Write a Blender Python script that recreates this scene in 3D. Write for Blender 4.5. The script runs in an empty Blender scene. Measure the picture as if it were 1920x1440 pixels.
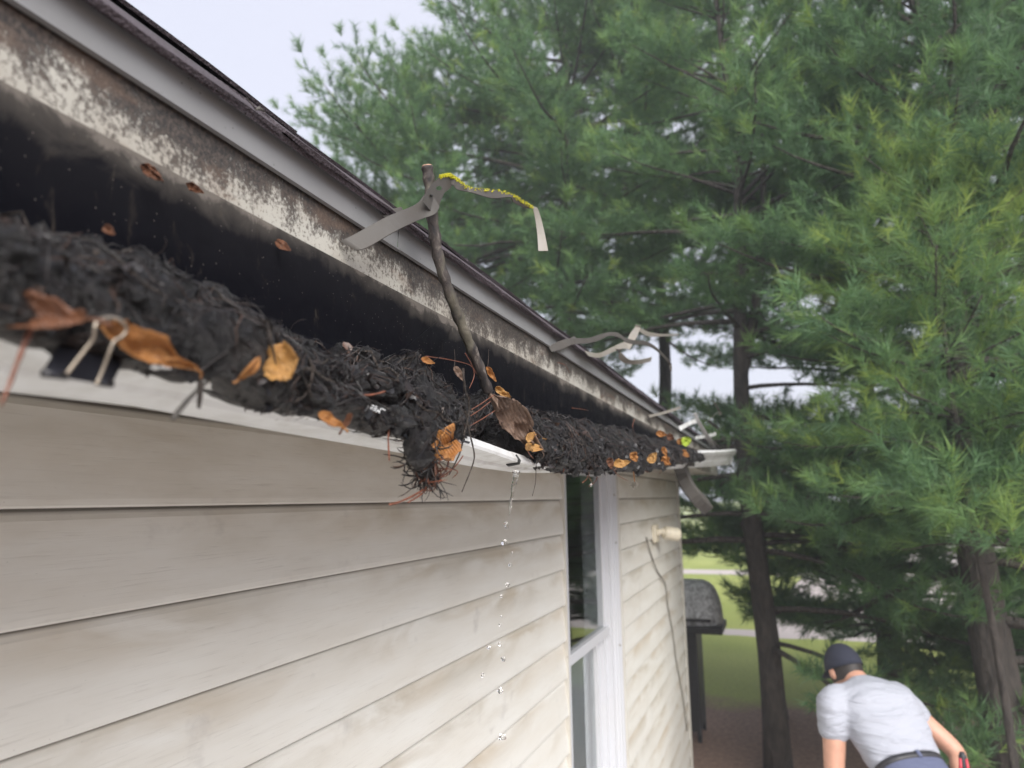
import bpy, math, random
import numpy as np
from mathutils import Vector, Matrix, noise
random.seed(7); RNG = np.random.default_rng(7)
sc = bpy.context.scene
COL = sc.collection
R = math.radians

# ------------------------------------------------------------------ camera
EYE = 2.30                  # eye height above the ground
CX = 0.782                  # camera's distance from the siding (wall plane is x = 0, running along +y)
FPX = 1330.0                # focal length in pixels of the 1920 px wide photograph
PITCH, YAW, ROLL = R(9.257), R(20.402), R(-0.887)
C0 = Vector((CX, 0, EYE))
FW = Vector((-math.sin(YAW)*math.cos(PITCH), math.cos(YAW)*math.cos(PITCH), math.sin(PITCH)))
_rt = Vector((math.cos(YAW), math.sin(YAW), 0)); _up = _rt.cross(FW)
RT = _rt*math.cos(ROLL) + _up*math.sin(ROLL); UP = -_rt*math.sin(ROLL) + _up*math.cos(ROLL)
cam = bpy.data.cameras.new('camera'); camo = bpy.data.objects.new('camera', cam); COL.objects.link(camo)
m = Matrix((RT, UP, -FW)).transposed().to_4x4(); m.translation = C0
camo.matrix_world = m
cam.sensor_width = 36; cam.lens = FPX/1920*36; cam.clip_start = 0.02; cam.clip_end = 600
cam.dof.use_dof = True; cam.dof.focus_distance = 0.98; cam.dof.aperture_fstop = 5.2
sc.camera = camo

# ------------------------------------------------------------------ sky, sun, exposure
w = bpy.data.worlds.new('World'); sc.world = w; w.use_nodes = True
nt = w.node_tree; nt.nodes.clear()
out = nt.nodes.new('ShaderNodeOutputWorld'); bg = nt.nodes.new('ShaderNodeBackground')
sky = nt.nodes.new('ShaderNodeTexSky'); sky.sky_type = 'NISHITA'; sky.sun_disc = False
SUN_EL, SUN_AZ = R(36), R(142)        # azimuth from +y towards +x: the open side of the eave
sky.sun_elevation = SUN_EL; sky.sun_rotation = SUN_AZ; sky.dust_density = 4; sky.air_density = 1.2
mixn = nt.nodes.new('ShaderNodeMix'); mixn.data_type = 'RGBA'; mixn.inputs[0].default_value = 0.90
tc = nt.nodes.new('ShaderNodeTexCoord'); cl = nt.nodes.new('ShaderNodeTexNoise')
cl.inputs['Scale'].default_value = 1.6; cl.inputs['Detail'].default_value = 4
rmp = nt.nodes.new('ShaderNodeValToRGB')
rmp.color_ramp.elements[0].position = .3; rmp.color_ramp.elements[0].color = (3.15, 3.22, 3.75, 1)
rmp.color_ramp.elements[1].position = .75; rmp.color_ramp.elements[1].color = (3.5, 3.52, 4.0, 1)
nt.links.new(tc.outputs['Generated'], cl.inputs['Vector']); nt.links.new(cl.outputs['Fac'], rmp.inputs['Fac'])
nt.links.new(sky.outputs['Color'], mixn.inputs[6]); nt.links.new(rmp.outputs['Color'], mixn.inputs[7])
nt.links.new(mixn.outputs[2], bg.inputs['Color']); bg.inputs['Strength'].default_value = 0.067
nt.links.new(bg.outputs[0], out.inputs[0])
sl = bpy.data.lights.new('sun', 'SUN'); sl.energy = 1.5; sl.angle = R(48); sl.color = (1, .97, .93)
so = bpy.data.objects.new('sun', sl); COL.objects.link(so)
sd = Vector((math.sin(SUN_AZ)*math.cos(SUN_EL), math.cos(SUN_AZ)*math.cos(SUN_EL), math.sin(SUN_EL)))
so.rotation_euler = sd.to_track_quat('Z', 'Y').to_euler(); so.location = (3, 3, 12)
vs = sc.view_settings; vs.view_transform = 'Standard'; vs.look = 'None'; vs.exposure = 2.0; vs.gamma = 1
sc.cycles.max_bounces = 8; sc.cycles.transparent_max_bounces = 16

# ------------------------------------------------------------------ pixel helpers (a pixel gives a direction only)
def ray(px, py):
    return (FW + RT*((px-960)/FPX) - UP*((py-720)/FPX)).normalized()
def PU(px, py, u):            # on the vertical plane parallel to the wall, u metres from the camera
    d = ray(px, py); t = -u/d.x
    return C0 + d*t
def PD(px, py, dist):         # at a horizontal distance
    d = ray(px, py); return C0 + d*(dist/math.hypot(d.x, d.y))
def PF(px, py, p):           # on this pixel's ray, at the same depth from the camera as point p
    d = ray(px, py); return C0 + d*((p-C0).dot(FW)/d.dot(FW))
def G(px, dist, z=0.0, py=1100):
    p = PD(px, py, dist); return Vector((p.x, p.y, z))
def UV(u, v, y): return Vector((CX-u, y, EYE+v))

# ------------------------------------------------------------------ object helpers
def link(o, parent=None):
    COL.objects.link(o)
    if parent is not None: o.parent = parent
    return o
def mesh(name, verts, faces, mat=None, parent=None, smooth=False):
    me = bpy.data.meshes.new(name); me.from_pydata([tuple(v) for v in verts], [], faces); me.update()
    if smooth: me.polygons.foreach_set('use_smooth', [True]*len(me.polygons))
    if mat: me.materials.append(mat)
    return link(bpy.data.objects.new(name, me), parent)
def npmesh(name, V, F, mat, parent=None, smooth=False, attr=None):
    """V (n,3) floats, F (m,k) ints; attr: per-vertex float stored as 'tint'"""
    me = bpy.data.meshes.new(name); k = F.shape[1]
    me.vertices.add(len(V)); me.vertices.foreach_set('co', np.ascontiguousarray(V, np.float32).ravel())
    me.loops.add(F.size); me.loops.foreach_set('vertex_index', np.ascontiguousarray(F, np.int32).ravel())
    me.polygons.add(len(F)); me.polygons.foreach_set('loop_start', np.arange(0, F.size, k, dtype=np.int32))
    me.update(calc_edges=True); me.validate()
    if smooth: me.polygons.foreach_set('use_smooth', np.ones(len(me.polygons), bool))
    if attr is not None:
        a = me.attributes.new('tint', 'FLOAT', 'POINT'); a.data.foreach_set('value', np.ascontiguousarray(attr, np.float32))
    me.materials.append(mat)
    return link(bpy.data.objects.new(name, me), parent)
def tag(o, label=None, cat=None, group=None, kind=None):
    if label: o['label'] = label
    if cat: o['category'] = cat
    if group: o['group'] = group
    if kind: o['kind'] = kind
    return o
def empty(name, loc=(0, 0, 0)):
    o = bpy.data.objects.new(name, None); COL.objects.link(o); o.location = loc; o.empty_display_size = .1
    return o
def place(o, root):           # parent to an empty keeping world coordinates
    o.parent = root; o.matrix_parent_inverse = Matrix.Translation(-Vector(root.location)); return o
def boxv(x0, x1, y0, y1, z0, z1):
    V = [(x0,y0,z0),(x1,y0,z0),(x1,y1,z0),(x0,y1,z0),(x0,y0,z1),(x1,y0,z1),(x1,y1,z1),(x0,y1,z1)]
    F = [(3,2,1,0),(4,5,6,7),(0,1,5,4),(1,2,6,5),(2,3,7,6),(3,0,4,7)]
    return V, F
def box(name, x0, x1, y0, y1, z0, z1, mat, parent=None, bev=0):
    o = mesh(name, *boxv(x0, x1, y0, y1, z0, z1), mat, parent)
    if bev:
        b = o.modifiers.new('b', 'BEVEL'); b.width = bev; b.segments = 2
    return o
def tube(name, pts, rad, mat, parent=None, n=8, cap=True, jit=0, smooth=True, squash=None):
    pts = [Vector(p) for p in pts]
    if not hasattr(rad, '__len__'): rad = [rad]*len(pts)
    V, F = [], []; prev = None
    for i, p in enumerate(pts):
        t = (pts[min(i+1, len(pts)-1)]-pts[max(i-1, 0)]).normalized()
        if prev is None:
            a = t.orthogonal().normalized()
        else:
            a = (prev - t*prev.dot(t)).normalized()
        prev = a; b = t.cross(a)
        for k in range(n):
            th = 2*math.pi*k/n; r = rad[i]*(1+jit*(random.random()-.5))
            V.append(p + a*math.cos(th)*r + b*math.sin(th)*r)
    for i in range(len(pts)-1):
        for k in range(n):
            F.append((i*n+k, i*n+(k+1) % n, (i+1)*n+(k+1) % n, (i+1)*n+k))
    if cap:
        F.append(tuple(range(n-1, -1, -1))); F.append(tuple(range((len(pts)-1)*n, len(pts)*n)))
    return mesh(name, V, F, mat, parent, smooth)
def smoothpath(pts, sub=6):
    pts = [Vector(p) for p in pts]; out = []
    for i in range(len(pts)-1):
        p0, p1, p2, p3 = pts[max(i-1, 0)], pts[i], pts[i+1], pts[min(i+2, len(pts)-1)]
        for k in range(sub):
            t = k/sub
            out.append(0.5*((2*p1) + (p2-p0)*t + (2*p0-5*p1+4*p2-p3)*t*t + (3*p1-p0-3*p2+p3)*t**3))
    out.append(pts[-1]); return out
def strands(paths, rad):
    """paths (N,S,3) -> triangular tubes. returns V,F and per-vertex strand index"""
    N, S, _ = paths.shape
    T = np.gradient(paths, axis=1); T /= np.linalg.norm(T, axis=2, keepdims=True)+1e-9
    ref = RNG.normal(size=(N, 1, 3)); A = np.cross(T, ref); A /= np.linalg.norm(A, axis=2, keepdims=True)+1e-9
    B = np.cross(T, A); taper = np.ones(S); taper[-1] = .35; taper[0] = .7
    rr = (np.asarray(rad).reshape(-1, 1)*taper)[:, :, None]
    rings = [paths + rr*(A*math.cos(2*math.pi*k/3)+B*math.sin(2*math.pi*k/3)) for k in range(3)]
    V = np.stack(rings, axis=2).reshape(-1, 3)                   # index ((n*S)+s)*3+k
    base = (np.arange(N)[:, None]*S + np.arange(S-1)[None, :])*3  # N,S-1
    F = []
    for k in range(3):
        k2 = (k+1) % 3
        F.append(np.stack([base+k, base+k2, base+3+k2, base+3+k], axis=2))
    F = np.concatenate([f.reshape(-1, 4) for f in F])
    return V, F, np.repeat(np.arange(N), S*3)

# ------------------------------------------------------------------ materials
class NT:
    def __init__(s, name):
        s.m = bpy.data.materials.new(name); s.m.use_nodes = True; s.t = s.m.node_tree; s.n = s.t.nodes
        s.b = s.n['Principled BSDF']; s.out = s.n['Material Output']
        s.geo = s.n.new('ShaderNodeNewGeometry')
    def pos(s, sx=1, sy=1, sz=1, loc=(0, 0, 0)):
        mp = s.n.new('ShaderNodeMapping'); mp.inputs['Scale'].default_value = (sx, sy, sz); mp.inputs['Location'].default_value = loc
        s.t.links.new(s.geo.outputs['Position'], mp.inputs[0]); return mp.outputs[0]
    def noise(s, vec, scale, detail=4, rough=.55, dist=0):
        x = s.n.new('ShaderNodeTexNoise'); x.inputs['Scale'].default_value = scale; x.inputs['Detail'].default_value = detail
        x.inputs['Roughness'].default_value = rough; x.inputs['Distortion'].default_value = dist
        s.t.links.new(vec, x.inputs['Vector']); return x.outputs['Fac']
    def vor(s, vec, scale, feat='F1'):
        x = s.n.new('ShaderNodeTexVoronoi'); x.feature = feat; x.inputs['Scale'].default_value = scale
        s.t.links.new(vec, x.inputs['Vector']); return x.outputs['Distance']
    def ramp(s, fac, stops):
        x = s.n.new('ShaderNodeValToRGB'); e = x.color_ramp.elements
        while len(e) < len(stops): e.new(.5)
        for i, (p, c) in enumerate(stops):
            e[i].position = p; e[i].color = tuple(c)+(1,) if hasattr(c, '__len__') else (c, c, c, 1)
        s.t.links.new(fac, x.inputs[0]); return x.outputs[0]
    def mix(s, fac, a, b, mode='MIX'):
        x = s.n.new('ShaderNodeMix'); x.data_type = 'RGBA'; x.blend_type = mode
        for sock, v in ((x.inputs[0], fac), (x.inputs[6], a), (x.inputs[7], b)):
            s.put(sock, v)
        return x.outputs[2]
    def put(s, sock, v):
        if isinstance(v, (int, float)): sock.default_value = v if sock.type == 'VALUE' else (v, v, v, 1)
        elif isinstance(v, tuple): sock.default_value = v+(1,) if len(v) == 3 else v
        else: s.t.links.new(v, sock)
    def math(s, op, a, b=0.0, c=None):
        x = s.n.new('ShaderNodeMath'); x.operation = op; s.put(x.inputs[0], a); s.put(x.inputs[1], b)
        if c is not None: s.put(x.inputs[2], c)
        return x.outputs[0]
    def sep(s):
        x = s.n.new('ShaderNodeSeparateXYZ'); s.t.links.new(s.geo.outputs['Position'], x.inputs[0]); return x.outputs
    def attr(s, name):
        x = s.n.new('ShaderNodeAttribute'); x.attribute_name = name; return x.outputs['Fac']
    def bump(s, h, strength=.3, dist=.002):
        x = s.n.new('ShaderNodeBump'); x.inputs['Strength'].default_value = strength; x.inputs['Distance'].default_value = dist
        s.put(x.inputs['Height'], h); s.t.links.new(x.outputs[0], s.b.inputs['Normal'])
    def base(s, c=None, rough=None, metal=None, spec=None):
        if c is not None: s.put(s.b.inputs['Base Color'], c)
        if rough is not None: s.put(s.b.inputs['Roughness'], rough)
        if metal is not None: s.b.inputs['Metallic'].default_value = metal
        if spec is not None: s.b.inputs['Specular IOR Level'].default_value = spec
        return s.m
    def translucent(s, col, fac):
        tr = s.n.new('ShaderNodeBsdfTranslucent'); s.put(tr.inputs[0], col)
        mx = s.n.new('ShaderNodeMixShader'); mx.inputs[0].default_value = fac
        s.t.links.new(s.b.outputs[0], mx.inputs[1]); s.t.links.new(tr.outputs[0], mx.inputs[2]); s.t.links.new(mx.outputs[0], s.out.inputs[0])

COURSE = 0.127; H0 = EYE - 0.0014      # bottom edge of the course at eye level
def m_siding():
    s = NT('vinyl_siding')
    warp = s.noise(s.pos(1, 1.6, 9), 2.0, 3)
    g = s.noise(s.pos(1, 9, 260), 1.0, 5, .6, .6)                 # embossed wood grain, fine horizontal lines
    g2 = s.noise(s.pos(1, 22, 520), 1.0, 3, .5, .4)
    gl = s.ramp(s.math('ADD', s.math('MULTIPLY', g, .65), s.math('MULTIPLY', g2, .35)), [(.36, 0), (.42, .75), (.5, 1)])
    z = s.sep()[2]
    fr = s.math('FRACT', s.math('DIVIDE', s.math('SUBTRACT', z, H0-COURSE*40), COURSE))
    st = s.noise(s.pos(1, 1.3, 5), 2.2, 4, .55, .8)
    st2 = s.noise(s.pos(1, .7, 2.5, (3, 7, 1)), 2.0, 3)
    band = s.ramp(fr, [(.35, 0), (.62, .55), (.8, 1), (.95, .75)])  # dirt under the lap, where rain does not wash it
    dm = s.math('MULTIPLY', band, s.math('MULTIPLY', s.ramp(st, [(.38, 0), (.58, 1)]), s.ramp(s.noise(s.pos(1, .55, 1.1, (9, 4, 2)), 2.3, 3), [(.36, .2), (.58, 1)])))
    dirt = s.mix(s.ramp(st2, [(.4, 0), (.65, 1)]), (.40, .365, .295), (.49, .40, .28))
    c = s.mix(s.ramp(warp, [(.3, 0), (.7, 1)]), (.70, .695, .655), (.65, .63, .575))
    c = s.mix(s.math('MULTIPLY', dm, .75), c, dirt)
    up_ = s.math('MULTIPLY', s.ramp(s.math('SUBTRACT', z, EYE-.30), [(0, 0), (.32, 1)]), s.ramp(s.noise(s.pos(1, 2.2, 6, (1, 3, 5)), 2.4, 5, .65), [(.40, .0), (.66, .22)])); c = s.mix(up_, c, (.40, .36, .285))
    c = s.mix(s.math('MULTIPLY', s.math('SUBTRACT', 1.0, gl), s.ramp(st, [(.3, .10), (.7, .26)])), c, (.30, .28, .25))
    c = s.mix(s.ramp(fr, [(.935, 0), (.975, .75)]), c, (.10, .09, .08))  # dark line at each lap: shade of the gap painted in, plus lap dirt
    sp = s.vor(s.pos(1, 7, 14), 9.0); c = s.mix(s.math('MULTIPLY', s.ramp(sp, [(.03, 1), (.045, 0)]), .7), c, (.12, .1, .08))
    smu = s.noise(s.pos(1, 6, 8, (5, 2, 3)), 1.4, 5, .6)
    c = s.mix(s.math('MULTIPLY', s.ramp(smu, [(.62, 0), (.75, 1)]), .35), c, (.33, .31, .3))
    s.bump(gl, .18, .0008)
    return s.base(c, .5, spec=.35)
def m_fascia():
    s = NT('mouldy_white_fascia'); z = s.sep()[2]
    t = s.math('DIVIDE', s.math('SUBTRACT', z, EYE+.268), .075)       # 0 lower edge .. 1 under the drip edge
    n1 = s.noise(s.pos(1, 1, 1), 26, 5, .65, .6); n2 = s.noise(s.pos(1, 1, 1.0), 210, 4, .7); n3 = s.noise(s.pos(1, 1, 1), 6, 3)
    n4 = s.noise(s.pos(1, 260, 30), 1, 3, .6)
    a = s.math('ADD', s.math('MULTIPLY', n1, .50), s.math('MULTIPLY', n2, .55))
    a = s.math('ADD', a, s.math('MULTIPLY', t, .36)); a = s.math('ADD', a, s.math('MULTIPLY', n3, .42)); a = s.math('ADD', a, s.math('MULTIPLY', n4, .12))
    k = s.ramp(a, [(.85, 0), (.91, .5), (.98, 1)])
    white = s.mix(s.ramp(n3, [(.4, 0), (.65, 1)]), (.43, .42, .375), (.33, .305, .26))
    c = s.mix(k, white, s.mix(s.ramp(n2, [(.4, 0), (.62, 1)]), (.02, .018, .018), (.085, .068, .056)))
    c = s.mix(s.math('MULTIPLY', s.ramp(n2, [(.56, 0), (.66, 1)]), .7), c, (.10, .085, .07))
    br = s.noise(s.pos(1, 5, 16, (2, 0, 0)), 2, 4); c = s.mix(s.math('MULTIPLY', s.ramp(br, [(.56, 0), (.68, 1)]), .35), c, (.16, .10, .065))
    s.bump(n2, .35, .001); return s.base(c, .6)
def m_back():
    s = NT('grimy_gutter_inside'); z = s.sep()[2]
    n1 = s.noise(s.pos(1, 1, 1), 30, 5, .65, .8); n2 = s.noise(s.pos(1, 14, 5), 3, 4, .6, 1); n3 = s.noise(s.pos(1, 3, 1), 3, 3)
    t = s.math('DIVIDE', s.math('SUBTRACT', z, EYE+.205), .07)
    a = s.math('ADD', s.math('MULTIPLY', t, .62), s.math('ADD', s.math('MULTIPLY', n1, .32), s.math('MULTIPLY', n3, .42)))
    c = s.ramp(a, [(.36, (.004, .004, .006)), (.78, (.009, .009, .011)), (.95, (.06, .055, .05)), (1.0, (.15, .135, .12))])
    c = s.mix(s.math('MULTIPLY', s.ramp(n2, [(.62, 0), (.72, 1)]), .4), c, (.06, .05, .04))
    sp = s.vor(s.pos(1, 1, 1), 130); c = s.mix(s.ramp(sp, [(.06, .6), (.10, 0)]), c, (.16, .14, .13))
    s.bump(n1, .5, .002); return s.base(c, s.ramp(n1, [(.3, .55), (.7, .8)]), spec=.03)
def m_paint(name, col, rough=.45, speck=(.1, .09, .08), amt=.5, dirt=(.3, .28, .25), dscale=9, spscale=90):
    s = NT(name); n = s.noise(s.pos(), dscale, 5, .6, .4); c = s.mix(s.math('MULTIPLY', s.ramp(n, [(.45, 0), (.72, 1)]), amt), col, dirt)
    v = s.vor(s.pos(), spscale); v2 = s.noise(s.pos(), 14, 2)
    c = s.mix(s.math('MULTIPLY', s.ramp(v, [(.07, 1), (.12, 0)]), s.ramp(v2, [(.5, 0), (.6, .8)])), c, speck)
    s.bump(s.noise(s.pos(), 160, 3), .12, .0008); return s.base(c, rough)
def m_plain(name, col, rough=.6, var=.35, scale=40, metal=0, spec=None, bump=.2, stretch=(1, 1, 1)):
    s = NT(name); n = s.noise(s.pos(*stretch), scale, 5, .6)
    d = tuple(x*(1-var) for x in col); l = tuple(min(1, x*(1+var)) for x in col)
    s.bump(n, bump, .0015); return s.base(s.ramp(n, [(.3, d), (.7, l)]), rough, metal, spec)
def m_tint(name, stops, rough=.45, coat=0, trans=0, nscale=60, spec=.5):
    s = NT(name); c = s.ramp(s.attr('tint'), stops); n = s.noise(s.pos(), nscale, 3)
    c2 = s.mix(s.ramp(n, [(.3, .0), (.7, .45)]), c, (.02, .018, .018), 'MIX') if nscale > 0 and not trans else c
    s.base(c2, rough, spec=spec)
    if coat: s.b.inputs['Coat Weight'].default_value = coat; s.b.inputs['Coat Roughness'].default_value = .2
    if trans: s.translucent(c, trans)
    return s.m
def m_muck():
    s = NT('wet_black_leaf_mould'); n = s.noise(s.pos(), 55, 6, .7, .5); n2 = s.noise(s.pos(60, 20, 60), 6, 4, .7, 1.5)
    c = s.ramp(n, [(.3, (.003, .003, .004)), (.5, (.008, .0065, .007)), (.68, (.024, .017, .014))])
    s.bump(s.math('ADD', n, n2), 1.0, .009); s.base(c, s.ramp(n2, [(.3, .25), (.7, .55)]), spec=.75); return s.m
def m_leaf(name, a, b, spot, trans=.25):
    s = NT(name); n = s.noise(s.pos(), 45, 5, .6, .5); n2 = s.noise(s.pos((1)), 160, 4, .65)
    tcd = s.n.new('ShaderNodeTexCoord')
    wv = s.n.new('ShaderNodeTexWave'); wv.inputs['Scale'].default_value = 5; wv.inputs['Distortion'].default_value = 2.5; wv.bands_direction = 'DIAGONAL'
    s.t.links.new(tcd.outputs['Generated'], wv.inputs['Vector'])
    c = s.mix(s.ramp(n, [(.35, 0), (.65, 1)]), a, b); c = s.mix(s.math('MULTIPLY', s.ramp(n2, [(.52, 0), (.68, 1)]), .6), c, spot)
    c = s.mix(s.math('MULTIPLY', s.ramp(wv.outputs['Fac'], [(.0, 1), (.12, 0)]), .35), c, spot)
    s.bump(s.math('ADD', n2, wv.outputs['Fac']), .5, .0015); s.base(c, .55); s.translucent(c, trans); return s.m
def m_shingle():
    s = NT('granule_shingle'); n = s.noise(s.pos(), 420, 2, .8); n2 = s.noise(s.pos(), 5, 4, .6); v = s.vor(s.pos(), 300)
    c = s.mix(s.ramp(n2, [(.35, 0), (.65, 1)]), (.03, .026, .03), (.062, .046, .054))
    c = s.mix(s.ramp(n, [(.4, 0), (.62, 1)]), c, (.11, .09, .105)); mo = s.noise(s.pos(), 12, 5, .7)
    c = s.mix(s.math('MULTIPLY', s.ramp(mo, [(.6, 0), (.7, 1)]), .6), c, (.06, .06, .035))
    s.bump(s.math('ADD', n, v), .9, .003); return s.base(c, .85)
def m_bark(name, a, b, sc_=18, rough=.85):
    s = NT(name); n = s.noise(s.pos(1, 1, .35), sc_, 6, .7, 1); v = s.vor(s.pos(1, 1, .3), sc_*1.3)
    s.bump(s.math('ADD', n, v), .9, .02); return s.base(s.ramp(n, [(.3, a), (.7, b)]), rough)
def m_ground():
    s = NT('yard_ground'); p = s.sep(); x, y = p[0], p[1]
    n = s.noise(s.pos(), 1.1, 5, .6); n2 = s.noise(s.pos(), 22, 5, .7); n3 = s.noise(s.pos(), .35, 3)
    grass = s.mix(s.ramp(n3, [(.35, 0), (.65, 1)]), (.28, .325, .055), (.38, .41, .09)); grass = s.mix(s.ramp(n2, [(.3, .5), (.7, 0)]), grass, (.07, .12, .03))
    mulch = s.mix(s.ramp(n2, [(.3, 0), (.7, 1)]), (.15, .09, .066), (.34, .22, .16))
    pav = s.mix(n2, (.42, .37, .345), (.52, .46, .43))
    wob = s.math('MULTIPLY', s.math('SUBTRACT', n, .5), 1.6)
    c = s.mix(s.ramp(s.math('DIVIDE', s.math('ADD', y, wob), 20), [(.43, 0), (.455, 1)]), mulch, grass)       # grass beyond y = 9
    # a pinkish gravel drive that widens to the right, and a far pale lane
    k = s.math('SUBTRACT', y, s.math('MULTIPLY', s.math('MAXIMUM', x, 0.0), -.25))
    d1 = s.math('MULTIPLY', s.math('GREATER_THAN', s.math('ADD', y, s.math('MULTIPLY', wob, .3)), 12.9), s.math('LESS_THAN', y, s.math('ADD', 13.5, s.math('MULTIPLY', s.math('MAXIMUM', s.math('SUBTRACT', x, .2), 0.0), 9.0))))
    d2 = s.math('MULTIPLY', s.math('GREATER_THAN', y, 22.6), s.math('LESS_THAN', y, 24.0))
    d3 = s.math('MULTIPLY', s.math('GREATER_THAN', s.math('ADD', x, s.math('MULTIPLY', wob, .25)), 3.0), s.math('GREATER_THAN', y, 7.2))
    c = s.mix(s.math('MAXIMUM', s.math('MAXIMUM', d1, d2), d3), c, pav)
    pt = s.math('MULTIPLY', s.math('LESS_THAN', x, 3.2), s.math('LESS_THAN', y, 4.6)); c = s.mix(pt, c, s.mix(n2, (.50, .49, .47), (.60, .59, .57)))  # pale paving added out of view to bounce light up under the eave
    s.bump(n2, .6, .03); return s.base(c, .9)
def m_cloth(name, col, fold=0, scale=90):
    s = NT(name); n = s.noise(s.pos(), scale*4, 3); f = s.noise(s.pos(3.2, 3.2, 13, (1, 2, 0)), 1.7, 3, .5, .9)
    c = s.mix(s.ramp(n, [(.3, .0), (.7, .15)]), col, tuple(x*.7 for x in col))
    s.bump(s.math('ADD', s.math('MULTIPLY', n, .04), s.math('MULTIPLY', f, fold)), 1.0, .03); return s.base(c, .9)
M = {}
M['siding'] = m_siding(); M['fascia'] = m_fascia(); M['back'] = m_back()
M['drip'] = m_paint('grey_painted_drip_edge', (.25, .255, .26), .45, (.05, .05, .05), .35, (.2, .195, .19), 7, 110)
M['gutter'] = m_paint('white_gutter_metal', (.64, .65, .65), .38, (.12, .1, .07), .75, (.36, .345, .31), 16, 60)
M['trim'] = m_paint('white_vinyl_trim', (.56, .57, .60), .4, (.3, .28, .25), .2, (.55, .53, .5), 5, 30)
M['cornertrim'] = m_paint('cream_corner_trim', (.56, .54, .49), .5, (.2, .17, .12), .4, (.40, .36, .3), 6, 40)
M['strap'] = m_paint('weathered_metal_strap', (.06, .055, .049), .6, (.06, .05, .04), .6, (.05, .042, .035), 30, 300)
M['palestrap'] = m_paint('pale_metal_strap', (.22, .205, .18), .5, (.12, .1, .07), .6, (.18, .155, .12), 30, 200)
M['moss'] = m_plain('yellow_lichen', (.42, .40, .02), .9, .5, 400, bump=.8)
M['muck'] = m_muck()
M['needle'] = m_tint('rotting_pine_needles', [(0, (.003, .003, .004)), (.55, (.009, .0075, .0085)), (.84, (.026, .019, .018)), (.94, (.06, .034, .024)), (1, (.12, .052, .028))], .42, .0)
M['needlered'] = m_plain('rusty_pine_needle', (.15, .052, .028), .5, .4, 120)
M['twig'] = m_bark('dark_twig_bark', (.03, .024, .02), (.11, .085, .07), 260)
M['twiggrey'] = m_bark('grey_twig_bark', (.12, .11, .10), (.32, .30, .27), 260)
def m_stick():
    s = NT('mottled_stick_bark'); n = s.noise(s.pos(1, 1, .6), 75, 5, .65, .6); n2 = s.noise(s.pos(1, 1, .4), 28, 3); z = s.sep()[2]
    c = s.ramp(n, [(.36, (.018, .016, .017)), (.55, (.05, .04, .036)), (.70, (.17, .15, .13))]); c = s.mix(s.ramp(n2, [(.5, 0), (.6, .6)]), c, (.13, .12, .085))
    s.bump(n, .9, .003); return s.base(c, .75)
M['stick'] = m_stick()
M['cut'] = m_plain('fresh_cut_wood', (.42, .25, .18), .8, .45, 500)
M['leaf_gold'] = m_leaf('golden_leaf', (.46, .24, .07), (.56, .34, .13), (.20, .08, .025))
M['leaf_orange'] = m_leaf('orange_leaf', (.36, .15, .04), (.46, .22, .07), (.15, .05, .015))
M['leaf_brown'] = m_leaf('brown_leaf', (.14, .09, .065), (.25, .17, .125), (.05, .03, .024), .12)
M['leaf_rust'] = m_leaf('rust_leaf', (.11, .042, .02), (.18, .075, .036), (.05, .02, .012), .15)
M['leaf_green'] = m_leaf('lime_leaf', (.42, .55, .05), (.5, .6, .1), (.3, .42, .03), .4)
M['shingle'] = m_shingle()
M['black'] = m_plain('black_enamel', (.012, .012, .016), .3, .2, 30)
M['wire'] = m_plain('tarnished_wire', (.30, .26, .21), .35, .3, 80, .7)
M['rubber'] = m_plain('black_sealant', (.02, .02, .02), .6)
M['soffit'] = m_plain('soffit_board', (.4, .38, .34), .7)
M['bark'] = m_bark('pine_bark', (.022, .019, .017), (.075, .062, .053))
M['limb'] = m_bark('pine_limb_bark', (.035, .031, .028), (.11, .095, .082), 30)
M['pine'] = m_tint('pine_needles', [(0, (.105, .190, .100)), (.5, (.145, .260, .120)), (.8, (.20, .325, .11)), (1, (.30, .40, .10))], .5, 0, .48, 0, .3)
M['ground'] = m_ground()
M['skin'] = m_plain('skin', (.50, .27, .19), .5, .10, 25, bump=.05)
M['shirt'] = m_cloth('white_tshirt', (.37, .385, .44), .75)
M['jeans'] = m_cloth('blue_jeans', (.10, .115, .19), .4)
M['cap'] = m_cloth('navy_cap_cloth', (.022, .025, .042), .1)
M['hair'] = m_plain('dark_hair', (.025, .02, .018), .6, .4, 200)
M['belt'] = m_plain('dark_belt', (.03, .03, .035), .5)
M['red'] = m_plain('red_plastic', (.45, .03, .05), .4, .2)
M['cream'] = m_plain('cream_plastic', (.58, .53, .42), .5, .15)
M['cable'] = m_plain('grey_cable', (.16, .14, .12), .6)
M['gunmetal'] = m_plain('charcoal_metal', (.02, .02, .022), .5, .3)
def m_lid():
    s = NT('mottled_grey_cover'); n = s.noise(s.pos(), 16, 5, .7, 1.2)
    s.bump(n, .8, .03); return s.base(s.ramp(n, [(.32, (.22, .225, .235)), (.48, (.55, .56, .58)), (.62, (.82, .83, .85))]), .5)
M['lid'] = m_lid()
def m_glass():
    s = NT('window_glass'); s.base((.8, .85, .85), .02); s.b.inputs['Transmission Weight'].default_value = 1; s.b.inputs['IOR'].default_value = 1.5; return s.m
M['glass'] = m_glass()
def m_water():
    s = NT('water'); s.base((1, 1, 1), .0); s.b.inputs['Transmission Weight'].default_value = 1; s.b.inputs['IOR'].default_value = 1.33; return s.m
M['water'] = m_water()
M['dark'] = m_plain('dark_room', (.12, .125, .12), .9)
M['curtain'] = m_plain('pale_blind', (.55, .56, .58), .8, .1)

# ------------------------------------------------------------------ ground
n = 60
tag(mesh('ground', [(-260, -260, 0), (260, -260, 0), (260, 300, 0), (-260, 300, 0)], [(0, 1, 2, 3)], M['ground']), kind='structure')

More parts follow.
